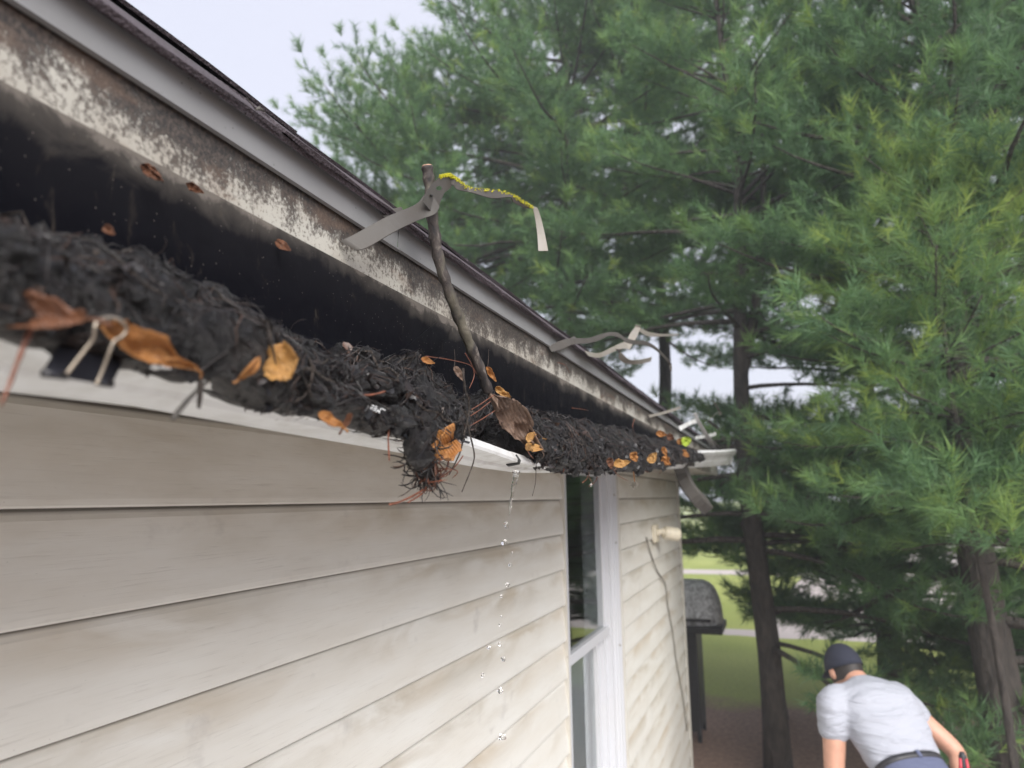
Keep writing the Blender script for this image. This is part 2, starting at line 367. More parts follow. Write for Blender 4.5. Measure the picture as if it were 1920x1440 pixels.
# ------------------------------------------------------------------ house
house = empty('house', (-3, 1.2, 0))
tag(house, 'cream vinyl-sided house with shingled roof and mouldy eave on the left', 'house')
Y0, Y1 = -3.0, 5.80                    # wall runs between these
WY0, WY1 = 2.585, 3.545                # window opening incl. trim
WZ0, WZ1 = EYE-1.72, EYE+.14
def part(o): return place(o, house)
def plank(y0, y1, k, name='siding_plank', off=0.0):
    zb = H0 + k*COURSE; zt = zb + COURSE
    wv = .0035
    n = max(2, int((y1-y0)/.25)); V, F = [], []
    prof = [(-.008, zb+.012), (.004+off, zb+.002), (.0150+off, zb-.0005), (.0168+off, zb+.0025), (.0172+off, zb+.010), (.0115+off, zb+.07), (.0060+off, zt-.014), (.0015+off, zt-.004), (-.006, zt+.004)]
    m_ = len(prof)
    for i in range(n+1):
        y = y0+(y1-y0)*i/n
        d = wv*.5*math.sin(y*2.1+k*1.7)*.5 + .001*noise.noise((y*1.3, k*3.1, 0))
        for j, (x, z) in enumerate(prof):
            V.append((x + (d if 1 < j < 7 else 0), y, z + .0012*noise.noise((y*.9, k*5.0, 2))))
    for i in range(n):
        for j in range(m_-1):
            a = i*m_+j; F.append((a, a+m_, a+m_+1, a+1))
    F.append(tuple(range(m_))); F.append(tuple(range(n*m_+m_-1, n*m_-1, -1)))
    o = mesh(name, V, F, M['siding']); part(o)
    me = o.data
    me.polygons.foreach_set('use_smooth', [False]*len(me.polygons))
    return o
SEAM = PU(478, 900, CX).y
for k in range(-18, 2):
    zb = H0+k*COURSE; zt = zb+COURSE
    if zb < .1: continue
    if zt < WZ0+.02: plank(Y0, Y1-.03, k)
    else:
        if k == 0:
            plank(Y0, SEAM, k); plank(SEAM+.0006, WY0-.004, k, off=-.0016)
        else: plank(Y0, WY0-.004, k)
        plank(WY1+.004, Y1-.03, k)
# backing walls (sheathing with openings around the window), back of the house, gable ends
SOF = EYE+.170
def wallbox(y0, y1, z0, z1): part(box('wall', -.14, -.0095, y0, y1, z0, z1, M['soffit']))
wallbox(Y0, WY0, 0, SOF+.13); wallbox(WY1, Y1, 0, SOF+.13); wallbox(WY0, WY1, 0, WZ0); wallbox(WY0, WY1, WZ1, SOF+.13)
part(box('wall', -6.0, -5.86, Y0, Y1, 0, SOF+.13, M['siding']))
for yy in (Y0, Y1-.14):
    V = [(-5.86, yy, 0), (-.14, yy, 0), (-.14, yy, SOF+.13), (-3, yy, SOF+2.52), (-5.86, yy, SOF+.13)]
    V = V+[(a, b+.14, c) for a, b, c in V]
    part(mesh('gable_wall', V, [(0, 1, 2, 3, 4), (9, 8, 7, 6, 5)]+[(i, i+5, (i+1) % 5+5, (i+1) % 5) for i in range(5)], M['siding']))
part(box('foundation', -.16, -.002, Y0+.002, Y1-.004, 0, .16, M['soffit']))
# corner post
part(box('corner_trim', -.06, .024, Y1-.036, Y1+.02, .1, SOF-.004, M['cornertrim'], bev=.004))
part(box('corner_channel', .0165, .021, Y1-.056, Y1-.038, .1, SOF-.004, M['cornertrim']))
# eave: soffit, fascia, drip edge
UF = .462                               # fascia face, measured from the camera
XF = CX-UF
part(box('soffit', .012, XF-.022, Y0, Y1+.1, SOF, SOF+.012, M['soffit']))
RY0, RY1 = Y0-.1, Y1+.16
def sweep(name, prof, y0, y1, mat, step=.04, wob=.0, closed=True, parent=None, seed=0):
    n = max(1, int((y1-y0)/step)); V, F = [], []; k = len(prof)
    for i in range(n+1):
        y = y0+(y1-y0)*i/n
        d = Vector((noise.noise((y*2.3, seed, 0))*wob, 0, noise.noise((y*1.7, seed, 5))*wob))
        for (u, v) in prof: V.append(UV(u, v, y)+d)
    for i in range(n):
        for j in range(k if closed else k-1):
            a, b = i*k+j, i*k+(j+1) % k
            F.append((a, b, b+k, a+k))
    if closed: F.append(tuple(range(k))); F.append(tuple(range(n*k+k-1, n*k-1, -1)))
    return mesh(name, V, F, mat)
part(sweep('fascia', [(UF, .165), (UF, .335), (UF+.022, .335), (UF+.022, .165)], RY0, RY1-.004, M['fascia'], .05, .0012))
# drip edge: vertical flange in lengths, with a kick-out at the bottom
dy = RY0
for L in (3.9, 2.4, 3.2):
    y1 = min(dy+L, RY1)
    part(sweep('drip_edge', [(UF-.004, .331), (UF-.0080, .3325), (UF-.0082, .3345), (UF-.0045, .3365), (UF-.0060, .3695), (UF+.12, .3655+.10), (UF+.12, .3635+.10), (UF-.0035, .365)], dy, y1-.002, M['drip'], .03, .0016, seed=int(dy*7)))
    dy = y1
    if dy >= RY1-.01: break
# roof: deck plus shingles
PIT = R(40.2); tp = math.tan(PIT)
E0 = Vector((CX-(UF-.014), 0, EYE+.3685))
def RP(s, y, h=0):                        # s metres up the slope, h above the deck
    return Vector((E0.x - s*math.cos(PIT) + h*math.sin(PIT), y, E0.z + s*math.sin(PIT) + h*math.cos(PIT)))
RL = (E0.x+3)/math.cos(PIT)
def slab(name, s0, s1, y0, y1, h0, h1, mat):
    V = [RP(s0, y0, h0), RP(s1, y0, h0), RP(s1, y1, h0), RP(s0, y1, h0), RP(s0, y0, h1), RP(s1, y0, h1), RP(s1, y1, h1), RP(s0, y1, h1)]
    return mesh(name, V, [(3,2,1,0),(4,5,6,7),(0,1,5,4),(1,2,6,5),(2,3,7,6),(3,0,4,7)], mat)
roof = part(slab('roof', .02, RL, RY0, RY1, -.006, -.0005, M['shingle']))
def mirror(o):
    for v in o.data.vertices: v.co.x = -6 - v.co.x
    o.data.flip_normals()
mr = slab('roof', .02, RL, RY0, RY1, -.012, .008, M['shingle']); mirror(mr); part(mr)
def shingle_geo(y0, y1, row, rng):
    s0 = row*.135 - (.009 if row == 0 else 0); s1 = s0+.165
    lift = .0005+.0022*rng.random() if rng.random() < .8 else .005*rng.random()
    V, F = [], []; ny, ns = 6, 3
    for side in (0, 1):
        for i in range(ny+1):
            for j in range(ns+1):
                y = y0+(y1-y0)*i/ny; t = j/ns; s = s0+(s1-s0)*t + (0 if j else .004*noise.noise((y*11, row*3.3, 1)))
                droop = -.006*(1-t)**4*(.4+rng.random()*.5) if row == 0 else 0
                curl = .004*noise.noise((y*5, row*2, 7))*(1-t)
                hb = .0015 + lift*(1-t) + droop+curl + .0045*(1-t)*(row > 0)
                V.append(RP(s, y, hb + (.0042 if side else 0)))
    nn = (ny+1)*(ns+1); idx = lambda sd, i, j: sd*nn+i*(ns+1)+j
    for i in range(ny):
        for j in range(ns):
            F.append((idx(1,i,j), idx(1,i+1,j), idx(1,i+1,j+1), idx(1,i,j+1))); F.append((idx(0,i,j), idx(0,i,j+1), idx(0,i+1,j+1), idx(0,i+1,j)))
        F.append((idx(0,i,0), idx(0,i+1,0), idx(1,i+1,0), idx(1,i,0))); F.append((idx(0,i,ns), idx(1,i,ns), idx(1,i+1,ns), idx(0,i+1,ns)))
    for j in range(ns):
        F.append((idx(0,0,j), idx(1,0,j), idx(1,0,j+1), idx(0,0,j+1))); F.append((idx(0,ny,j), idx(0,ny,j+1), idx(1,ny,j+1), idx(1,ny,j)))
    return V, F
rs = random.Random(3); rest = ([], [])
for row in range(int(RL/.135)):
    y = RY0 - .02 - (row % 2)*.15
    if row == 0:                         # starter strip under the first course
        pass
    while y < RY1+.01:
        a, b = max(y, RY0-.015), min(y+.302, RY1+.015)
        y += .305
        if b-a < .04: continue
        V, F = shingle_geo(a, b, row, rs)
        if row < 5 and b > -.6:
            o = mesh('shingle', V, F, M['shingle'], roof); o.matrix_parent_inverse = Matrix.Identity(4)
        else:
            n0 = len(rest[0]); rest[0].extend(V); rest[1].extend([tuple(i+n0 for i in f) for f in F])
o = mesh('upper_shingles', rest[0], rest[1], M['shingle'], roof); o['kind'] = 'stuff'
ms = sweep('starter_strip', [((CX-q.x), q.z-EYE) for q in (RP(-.007, 0, -.005), RP(.2, 0, -.003), RP(.2, 0, .0012), RP(-.006, 0, .0010))], RY0-.01, RY1+.01, M['shingle'], .015, .0022, seed=9); ms.parent = roof
for o in house.children:
    pass
# ------------------------------------------------------------------ window (part of the house)
win = part(box('window', -.062, .012, WY0+.030, WY0+.062, WZ0, WZ1-.001, M['trim']))        # near jamb of the frame
def wsub(name, *a, mat='trim', bev=0):
    o = box(name, *a, M[mat], win, bev); o.matrix_parent_inverse = win.matrix_world.inverted() if False else Matrix.Identity(4); return o
# children of 'window' keep world coordinates (the window itself sits under the house empty)
wsub('channel', .004, .022, WY0-.004, WY0+.0045, WZ0-.02, WZ1+.02, mat='cornertrim')
wsub('casing', -.05, .017, WY0+.005, WY0+.0285, WZ0, WZ1, bev=.002)
JY = WY1
for i, (a, b, d) in enumerate(((.118, .097, .006), (.096, .078, .017), (.077, .052, .009), (.051, .030, .019), (.029, .008, .012))):   # ribbed far jamb
    wsub('casing', -.06, d, JY-a, JY-b, WZ0, WZ1, bev=.0025)
wsub('jamb', -.11, -.004, JY-.150, JY-.119, WZ0, WZ1)
wsub('jamb', -.125, -.03, JY-.19, JY-.151, WZ0, WZ1)
wsub('channel', .004, .022, JY-.006, JY+.0045, WZ0-.02, WZ1+.02, mat='cornertrim')
ZR = PU(1066, 1240, CX+.012).z
SY0, SY1 = WY0+.064, JY-.192
wsub('meeting_rail', -.052, -.010, SY0, JY-.1195, ZR-.024, ZR+.016, bev=.003)
wsub('sash_stile', -.05, -.014, SY0, SY0+.018, ZR+.0165, WZ1-.04)
wsub('sash_rail', -.05, -.014, SY0, SY1, WZ1-.039, WZ1)
wsub('sash_stile', -.088, -.056, SY0, SY0+.022, WZ0+.04, ZR-.03)
wsub('sash_stile', -.088, -.056, SY1-.05, SY1, WZ0+.04, ZR-.03)
wsub('sash_rail', -.09, -.03, SY0, SY1, WZ0, WZ0+.039)
wsub('pane', -.036, -.032, SY0+.0185, SY1, ZR+.0165, WZ1-.0395, mat='glass')
wsub('pane', -.075, -.071, SY0+.0225, SY1-.0505, WZ0+.0395, ZR-.0245, mat='glass')
wsub('blind', -.112, -.108, WY0+.02, WY1-.02, WZ0, ZR-.05, mat='curtain')
wsub('room_wall', -1.3, -1.28, WY0-.8, WY1+.8, WZ0-.3, WZ1+.25, mat='dark')
for zz in (PU(1135, 928, CX).z, PU(1131, 1022, CX).z, PU(1137, 1225, CX).z):
    wsub('screw', .017, .0225, JY-.092, JY-.084, zz-.004, zz+.004, mat='wire')

# ------------------------------------------------------------------ gutter, pulled open by the weight of the muck
ST = [  # y, hinge(u,v), bottom edge (u,v), lip (u,v)
 (-1.2, .458, .178, .412, .068, .325, .086), (.25, .458, .176, .412, .0655, .325, .083), (.36, .458, .176, .412, .068, .326, .083), (.5, .458, .175, .41, .063, .327, .079),
 (.75, .457, .172, .405, .0545, .33, .066), (.95, .457, .17, .40, .045, .33, .053), (1.1, .457, .17, .395, .042, .325, .052), (1.5, .457, .172, .385, .055, .32, .08),
 (2.75, .455, .18, .375, .105, .30, .165), (4.0, .43, .20, .35, .16, .29, .24), (5.2, .40, .225, .315, .216, .272, .318)]
SA = np.array(ST)
def gut(y):
    return [float(np.interp(y, SA[:, 0], SA[:, k])) for k in range(1, 7)]
def gprof(y):
    hu, hv, bu, bv, lu, lv = gut(y)
    op = min(1, max(0, (y-2.2)/3))                                 # 0 hanging open, 1 still closed
    bt = (UF-.004, .275) if y < 4.1 else (UF-.004-.055*(y-4.1)/1.1, .275+.04*(y-4.1)/1.1)
    d = Vector((lu-bu, lv-bv)); L = d.length; d /= L; nrm = Vector((d.y, -d.x))
    if nrm.y > 0: nrm = -nrm                                        # outward (down / towards the viewer)
    P = [bt, ((bt[0]+hu)/2+.001, (bt[1]+hv)/2), (hu, hv), ((hu+bu)/2+.004, (hv+bv)/2), (bu+.004, bv+.006), (bu, bv)]
    for t, o in ((.14, .0012), (.34, .001), (.40, -.002), (.60, -.0025), (.70, .0005), (.755, .004), (.765, .0045), (.985, .005), (1.0, .002)):
        P.append((bu+d.x*L*t+nrm.x*o, bv+d.y*L*t+nrm.y*o))
    P.append((lu+.004, lv+.006)); P.append((lu+.014, lv+.004)); P.append((lu+.016, lv-.001))
    return P
def gutter_section(name, y0, y1, step, split=True, grow=0):
    n = max(2, int((y1-y0)/step)); rows = []
    for i in range(n+1):
        y = y0+(y1-y0)*i/n; pr = gprof(y); w_ = .0018*noise.noise((y*6, 1, 1))
        rows.append([UV(u-grow, v+w_*(j > 5)-grow*.6, y) for j, (u, v) in enumerate(pr)])
    k = len(rows[0]); res = []
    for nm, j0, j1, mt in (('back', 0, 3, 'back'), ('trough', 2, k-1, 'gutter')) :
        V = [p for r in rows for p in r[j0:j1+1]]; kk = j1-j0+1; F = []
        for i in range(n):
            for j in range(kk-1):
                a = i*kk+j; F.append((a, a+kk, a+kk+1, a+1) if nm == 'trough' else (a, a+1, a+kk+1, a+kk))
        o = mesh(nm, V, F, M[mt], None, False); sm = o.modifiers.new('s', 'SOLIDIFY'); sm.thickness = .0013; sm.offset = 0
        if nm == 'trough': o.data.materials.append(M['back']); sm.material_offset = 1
        res.append(o)
    return res
gutter = empty('gutter', tuple(UV(.40, .1, 1.0)))
tag(gutter, 'white metal gutter sagging open along the eave, packed with black muck', 'gutter')
JOINT = .905
for (a, b, s_, g_) in ((-1.2, JOINT, .03, 0), (JOINT-.012, 5.2, .06, -.002)):
    for o in gutter_section('section', a, b, s_, True, g_):
        o.name = 'back_wall' if o.name.startswith('back') else 'trough'; place(o, gutter)
# black sealant bead and lap at the joint, dark lap seam on the back wall, end cap
pr = gprof(JOINT)
place(tube('sealant_bead', [UV(u-.0015, v-.0025, JOINT+.003*math.sin(i)) for i, (u, v) in enumerate(pr[11:16])], [.0020+.0010*(i % 2) for i in range(5)], M['rubber'], n=6, jit=.5), gutter)
q = [PU(742, 668, .4555), PU(820, 603, .4555), PU(850, 612, .4555), PU(800, 672, .4555)]
place(mesh('lap_seam', q+[p+Vector((-.0025, 0, 0)) for p in q], [(0, 1, 2, 3), (7, 6, 5, 4)]+[(i, i+4, (i+1) % 4+4, (i+1) % 4) for i in range(4)], M['back']), gutter)
pr = gprof(5.2); V = [UV(u, v, 5.2) for u, v in pr[:16]]
place(mesh('end_cap', V+[p+Vector((0, .003, 0)) for p in V], [tuple(range(16)), tuple(range(31, 15, -1))]+[(i, (i+1) % 16, (i+1) % 16+16, i+16) for i in range(16)], M['gutter']), gutter)

# ------------------------------------------------------------------ black muck in the gutter
crest_px = [(-330, 330), (0, 400), (90, 425), (200, 452), (330, 520), (450, 612), (560, 650), (740, 690), (830, 712), (900, 745), (1000, 782), (1100, 800), (1200, 822), (1285, 840)]
low_px = [(-330, 530), (0, 600), (120, 642), (250, 668), (400, 715), (480, 758), (560, 783), (640, 806), (720, 826), (800, 838), (860, 822), (900, 800), (950, 822), (1000, 862), (1060, 880), (1110, 892), (1160, 882), (1230, 872), (1290, 858)]
def curve(pxs, u):
    a = sorted((p.y, p.z-EYE) for p in (PU(x, y, u) for x, y in pxs)); return np.array(a)
CR = curve(crest_px, .392); LO = curve(low_px, .322)
YEND = 3.05
def rough(p, amp, f=1.0):
    a = noise.fractal(Vector(p)*22*f, 1.0, 2.0, 4); b = abs(noise.noise(Vector(p)*60*f)); c = noise.noise(Vector((p[0]*40, p[1]*130, p[2]*40)))
    l = noise.noise(Vector((p[0]*14+3, p[1]*13, p[2]*14))); rg = 1-abs(noise.noise(Vector((p[0]*30, p[1]*20, p[2]*30))))*2
    return amp*(a*.8 + (b-.25)*.9 + c*.35 + l*1.5 + (rg-.5)*.9 + .45*noise.fractal(Vector(p)*95, 1.0, 2.0, 3))
ys = list(np.arange(-.5, 0, .02))+list(np.arange(0, 1.4, .0036))+list(np.arange(1.4, YEND, .010))
GR, NSEC = [], 30
for y in ys:
    c = float(np.interp(y, CR[:, 0], CR[:, 1])); lo = float(np.interp(y*.322/.33, LO[:, 0], LO[:, 1]))
    hu, hv, bu, bv, lu, lv = gut(y)
    k = math.exp(-((y-.845)/.075)**2); k2 = math.exp(-((y-.535)/.06)**2)                              # the hollow under the crumpled leaf
    fu = lu-.008+.085*k; lo2 = max(lo, bv+.004)+.012*k
    fade = 1 if y < 2.75 else max(.0, 1-(y-2.75)/.3)
    c += .015*noise.noise((y*9, 4, 1))+.009*noise.noise((y*26, 8, 1)); lo2 += .007*noise.noise((y*16, 2, 7))+.005*noise.noise((y*45, 2, 3))
    c = bv+.03+(c-bv-.03)*(.35+.65*fade)
    pts = [(.456, c-.03-.01*k), (.445, c-.012-.02*k), (.42, c-.004-.02*k), (.392, c-.028*k), (.366, c-.014-.04*k), (min(fu+.016, .40), lo2+(c-lo2)*.55-.02*k), (fu+.03*k2, lo2+(c-lo2)*.36), (fu-.003, lo2+.004), (fu+.012, lo2-.004), (fu+.05, lo2+.006), (.44, max(bv+.03, lo2-.01))]
    sp = smoothpath([Vector((a, b, 0)) for a, b in pts], 6)
    row = []
    for j, p in enumerate(sp):
        q = UV(p.x, p.y, y); e = min(1, j/6)*(1 if j < 48 else .4)
        d = rough((q.x, q.y, q.z), .0125)*e*(1 if j < 26 else .7)
        nx = Vector((.55, 0, .8)) if j < 28 else Vector((.9, 0, .1))
        q += nx*d; q.y += .01*noise.noise(Vector(q)*35)*e
        row.append(q)
    GR.append(row)
NSEC = len(GR[0]); V = [p for r in GR for p in r]
F = [(i*NSEC+j, i*NSEC+j+1, (i+1)*NSEC+j+1, (i+1)*NSEC+j) for i in range(len(GR)-1) for j in range(NSEC-1)]
F += [tuple(range(NSEC-1, -1, -1)), tuple(range((len(GR)-1)*NSEC, len(GR)*NSEC))]
muck = empty('gutter_muck', tuple(UV(.40, .12, 1.0)))
tag(muck, 'black rotted leaf and pine needle muck heaped along the open gutter', 'debris', kind='stuff')
place(mesh('muck_bed', V, F, M['muck'], None, True), muck)['kind'] = 'stuff'
GA = np.array([[tuple(p) for p in r] for r in GR])                 # rows x sec x 3
YS = np.array(ys)
def surf(y, j):
    fi = np.interp(y, YS, np.arange(len(YS))); i0 = np.clip(fi.astype(int), 0, len(YS)-2); a = (fi-i0)[..., None]
    j = np.clip(j, 0, NSEC-1.001); j0 = j.astype(int); b = (j-j0)[..., None]
    return (GA[i0, j0]*(1-a)+GA[i0+1, j0]*a)*(1-b)+(GA[i0, j0+1]*(1-a)+GA[i0+1, j0+1]*a)*b
def mat_strands(NB, PER, ylo, yhi, length, lift, steps, seed, spread=.012, along=.6):
    """bundles of needles matted down on the muck"""
    r = np.random.default_rng(seed); N = NB*PER
    by = np.repeat(r.uniform(ylo, yhi, NB), PER); bj = np.repeat(r.uniform(3, 50, NB), PER); bt = np.repeat(r.normal(0, 1-along, NB)*1.6, PER)
    SM = .0038                                                      # metres per section step
    y0 = by+r.normal(0, spread, N); j0 = bj+r.normal(0, spread/SM*.55, N); th = bt+r.normal(0, .33, N)+(r.random(N) < .5)*math.pi
    L = length*r.uniform(.45, 1.35, N); cv = np.repeat(r.normal(0, 26, NB), PER)+r.normal(0, 16, N); P = np.zeros((N, steps, 3)); l0 = r.uniform(-.001, lift, N); lt = r.normal(.001, .005, N)
    y, j = y0.copy(), j0.copy()
    for s in range(steps):
        t = s/(steps-1); off = l0+lt*t*t + .0012*np.sin(s*1.7+th*5)
        p = surf(y, j); P[:, s] = p + np.array([.62, 0, .62])*off[:, None]
        th = th+cv*L/steps*.35+r.normal(0, .16, N); y = y+np.cos(th)*L/steps; j = j+np.sin(th)*L/steps/SM
        j = np.clip(j, 1, 54)
    return P, r
def fray_strands(N, ylo, yhi, length, steps, seed, jlo=3, jhi=20):
    r = np.random.default_rng(seed); y = r.uniform(ylo, yhi, N); j = r.uniform(jlo, jhi, N); p = surf(y, j); P = np.zeros((N, steps, 3))
    d = np.stack([r.normal(.25, .4, N), r.normal(0, .9, N), r.normal(.25, .4, N)], 1); d /= np.linalg.norm(d, axis=1, keepdims=True); ax = r.normal(0, .25, (N, 3)); L = length*r.uniform(.4, 1.3, N)
    for s in range(steps):
        P[:, s] = p; d = d+np.cross(ax, d)+np.array([0, 0, -.10]); d /= np.linalg.norm(d, axis=1, keepdims=True); p = p+d*(L/steps)[:, None]
    return P, r
sets = [mat_strands(120, 7, .08, .52, .05, .005, 8, 11, .006, .3), mat_strands(400, 7, .38, 1.3, .045, .006, 8, 12, .006, .1),
        mat_strands(360, 6, 1.25, 3.0, .05, .008, 7, 13, .014, .1), fray_strands(240, .1, 3.0, .03, 7, 14, 6, 46), fray_strands(150, .62, 1.0, .035, 8, 15, 4, 28)]
for idx, (P, r) in enumerate(sets):
    N = len(P); V, F, si = strands(P, r.uniform(.0003, .0008, N)*(.8 if idx == 0 else 1.25 if idx == 2 else .7 if idx >= 3 else 1)); tint = r.random(N)**.8*.965
    if idx >= 3: tint = r.uniform(.4, .97, N)
    o = npmesh('needle_litter', V, F, M['needle'], None, True, tint[si]); o['kind'] = 'stuff'; place(o, muck)
# matted crumbs
N = 2600; r = np.random.default_rng(5); ii = r.integers(20, len(ys)-3, N); jj = r.integers(4, 50, N)
pp = GA[ii, jj]; VV, FF = [], []
oct_ = np.array([(1, 0, 0), (-1, 0, 0), (0, 1, 0), (0, -1, 0), (0, 0, 1), (0, 0, -1)], float); of = np.array([(0, 2, 4), (2, 1, 4), (1, 3, 4), (3, 0, 4), (2, 0, 5), (1, 2, 5), (3, 1, 5), (0, 3, 5)])
sz = r.uniform(.001, .0042, (N, 1, 1)); V = pp[:, None, :]+oct_[None]*sz*r.uniform(.4, 1.3, (N, 6, 1)); F = (np.arange(N)[:, None, None]*6+of[None]).reshape(-1, 3)
o = npmesh('crumb_litter', V.reshape(-1, 3), F, M['muck'], None, False); o['kind'] = 'stuff'; place(o, muck)

# torn black leaf flakes pressed into the muck
def flakes(name, N, ylo, yhi, seed, smin, smax, mat, jlo=4, jhi=46, tint=(0, .9)):
    r = np.random.default_rng(seed); y = r.uniform(ylo, yhi, N); j = r.uniform(jlo, jhi, N); p = surf(y, j)
    n_ = np.stack([r.normal(.55, .35, N), r.normal(0, .45, N), r.normal(.55, .4, N)], 1); n_ /= np.linalg.norm(n_, axis=1, keepdims=True)
    a = np.cross(n_, r.normal(size=(N, 3))); a /= np.linalg.norm(a, axis=1, keepdims=True); b = np.cross(n_, a); sz_ = r.uniform(smin, smax, (N, 1)); asp = r.uniform(.25, .75, (N, 1)); K = 7
    rim = [p+n_*r.uniform(-.001, .002, (N, 1))]
    for k in range(K):
        th = 2*math.pi*k/K; q = r.uniform(.6, 1.25, (N, 1)); rim.append(p+a*math.cos(th)*sz_*q+b*math.sin(th)*sz_*asp*q+n_*sz_*r.normal(.1, .28, (N, 1)))
    V = np.stack(rim, 1).reshape(-1, 3); F = np.array([(0, 1+k, 1+(k+1) % K) for k in range(K)]); F = (np.arange(N)[:, None, None]*(K+1)+F[None]).reshape(-1, 3)
    o = npmesh(name, V, F, mat, None, True, np.repeat(r.uniform(*tint, N), K+1)); o['kind'] = 'stuff'; return place(o, muck)
flakes('leaf_flakes', 260, .08, .6, 41, .003, .008, M['needle'], tint=(.1, .95)); flakes('leaf_flakes', 1000, .5, 1.3, 42, .003, .010, M['needle'], tint=(.1, .98)); flakes('leaf_flakes', 900, 1.2, 3.0, 43, .004, .012, M['needle'], tint=(0, .96))
# clods standing proud of the bed
cr = random.Random(12); CV, CF = [], []
import bmesh
bm = bmesh.new(); bmesh.ops.create_icosphere(bm, subdivisions=3, radius=1); ico_v = [v.co.copy() for v in bm.verts]; ico_f = [tuple(v.index for v in f.verts) for f in bm.faces]; bm.free()
for q in range(105):
    y = cr.uniform(.08, 1.3) if q < 70 else cr.uniform(1.3, 2.9); j = cr.uniform(5, 46)
    if abs(y-.845) < .085 and j > 14: continue
    c = Vector(surf(np.array([y]), np.array([j]))[0]); r_ = cr.uniform(.005, .012)*(1 if y < 1.3 else 1.2); sd_ = cr.random()*40; el = Vector((cr.uniform(.7, 1.1), cr.uniform(.8, 1.9), cr.uniform(.6, 1))); n0 = len(CV)
    for v in ico_v:
        k = 1+.75*noise.fractal(v*1.3+Vector((sd_, 0, 0)), 1, 2, 5)+.25*noise.noise(v*6+Vector((sd_, 1, 0))); CV.append(c+Vector((v.x*el.x, v.y*el.y, v.z*el.z))*r_*k)
    CF += [tuple(i_+n0 for i_ in f) for f in ico_f]
o = mesh('clod_litter', CV, CF, M['muck'], None, True); o['kind'] = 'stuff'; place(o, muck)
# loose dark roots
rr_ = np.random.default_rng(77)
P, _r = mat_strands(62, 1, .1, 1.3, .10, .007, 10, 78, .01, .3); V, F, si = strands(P, rr_.uniform(.0010, .0019, len(P)))
o = npmesh('root_litter', V, F, M['twig'], None, True); o['kind'] = 'stuff'; place(o, muck)

# clump of muck hanging over the lip
def blob(name, pts, radii, mat, n=18, m_=44, amp=.35, f=70):
    pts = smoothpath(pts, 5); rr = np.interp(np.linspace(0, 1, len(pts)), np.linspace(0, 1, len(radii)), radii); V, F = [], []
    for i, p in enumerate(pts):
        t = (pts[min(i+1, len(pts)-1)]-pts[max(i-1, 0)]).normalized(); a = Vector((0, 1, 0)); a = (a-t*a.dot(t)).normalized(); b = t.cross(a)
        for k in range(n):
            th = 2*math.pi*k/n; q = a*math.cos(th)+b*math.sin(th)*.75
            r_ = rr[i]*(1+amp*noise.fractal((p+q*rr[i])*f, 1, 2, 4)); V.append(p+q*r_)
    L = len(pts)
    for i in range(L-1):
        for k in range(n): F.append((i*n+k, i*n+(k+1) % n, (i+1)*n+(k+1) % n, (i+1)*n+k))
    F += [tuple(range(n-1, -1, -1)), tuple(range((L-1)*n, L*n))]
    return mesh(name, V, F, mat, None, True)
UCL = .322
clump = empty('hanging_clump', tuple(PU(790, 850, UCL)))
tag(clump, 'ragged clump of black muck hanging over the gutter lip', 'debris')
cp = [PU(800, 742, .345), PU(795, 790, .327), PU(788, 830, .318), PU(788, 862, .317), PU(800, 888, .318), PU(805, 905, .319)]
place(blob('clump_body', cp, [.014, .017, .016, .012, .007, .003], M['muck'], amp=.8, f=55), clump)
def free_strands(N, origin_fn, dir_fn, length, steps, rad, seed, sag=.3, jit=.35):
    r = np.random.default_rng(seed); P = np.zeros((N, steps, 3))
    for i in range(N):
        p = np.array(origin_fn(r)); d = np.array(dir_fn(r)); d /= np.linalg.norm(d)+1e-9; L = length*r.uniform(.5, 1.4); ax = r.normal(size=3)*jit
        P[i, 0] = p
        for s in range(1, steps):
            d = d + np.cross(ax, d)*.35 + np.array([0, 0, -sag/steps]) + r.normal(0, .07, 3); d /= np.linalg.norm(d); p = p+d*L/steps; P[i, s] = p
    return P, r
def clump_o(r):
    t = r.random()*.93; k = t*5; i = int(k); q = cp[i].lerp(cp[i+1], k-i); rad = [.013, .016, .015, .011, .007, .003][i]
    v = r.normal(size=3); v /= np.linalg.norm(v); return np.array(q)+v*rad*1.02
P, r = free_strands(260, clump_o, lambda r: (r.normal()*.6, r.normal()*.7, -.5+r.normal()*.5), .028, 6, .0006, 21, .5, .9)
V, F, si = strands(P, r.uniform(.0004, .0009, len(P))); tint = r.random(len(P))**1.1
o = npmesh('needle_litter', V, F, M['needle'], None, True, tint[si]); o['kind'] = 'stuff'; place(o, clump)
# rusty root tassel below it
P, r = free_strands(26, lambda r: np.array(PU(808+r.normal()*10, 885+r.normal()*12, .317+r.normal()*.004)), lambda r: (r.normal()*.15, -.75+r.normal()*.25, -.75+r.normal()*.25), .040, 10, .0007, 33, .2, 1.3)
V, F, si = strands(P, r.uniform(.0005, .0010, len(P))); o = npmesh('root_tassel', V, F, M['needlered'], None, True, np.zeros(len(V))); place(o, clump)
for pts, rd in (([(838, 800), (842, 850), (836, 882), (815, 900), (788, 922), (752, 940), (730, 946)], .0011), ([(826, 880), (806, 905), (792, 925), (765, 942)], .0009), ([(868, 855), (850, 878), (822, 898), (800, 912)], .0007)):
    place(tube('root', smoothpath([PU(x, y, .316) for x, y in pts], 5), rd, M['needlered'], n=5, jit=.3), clump)

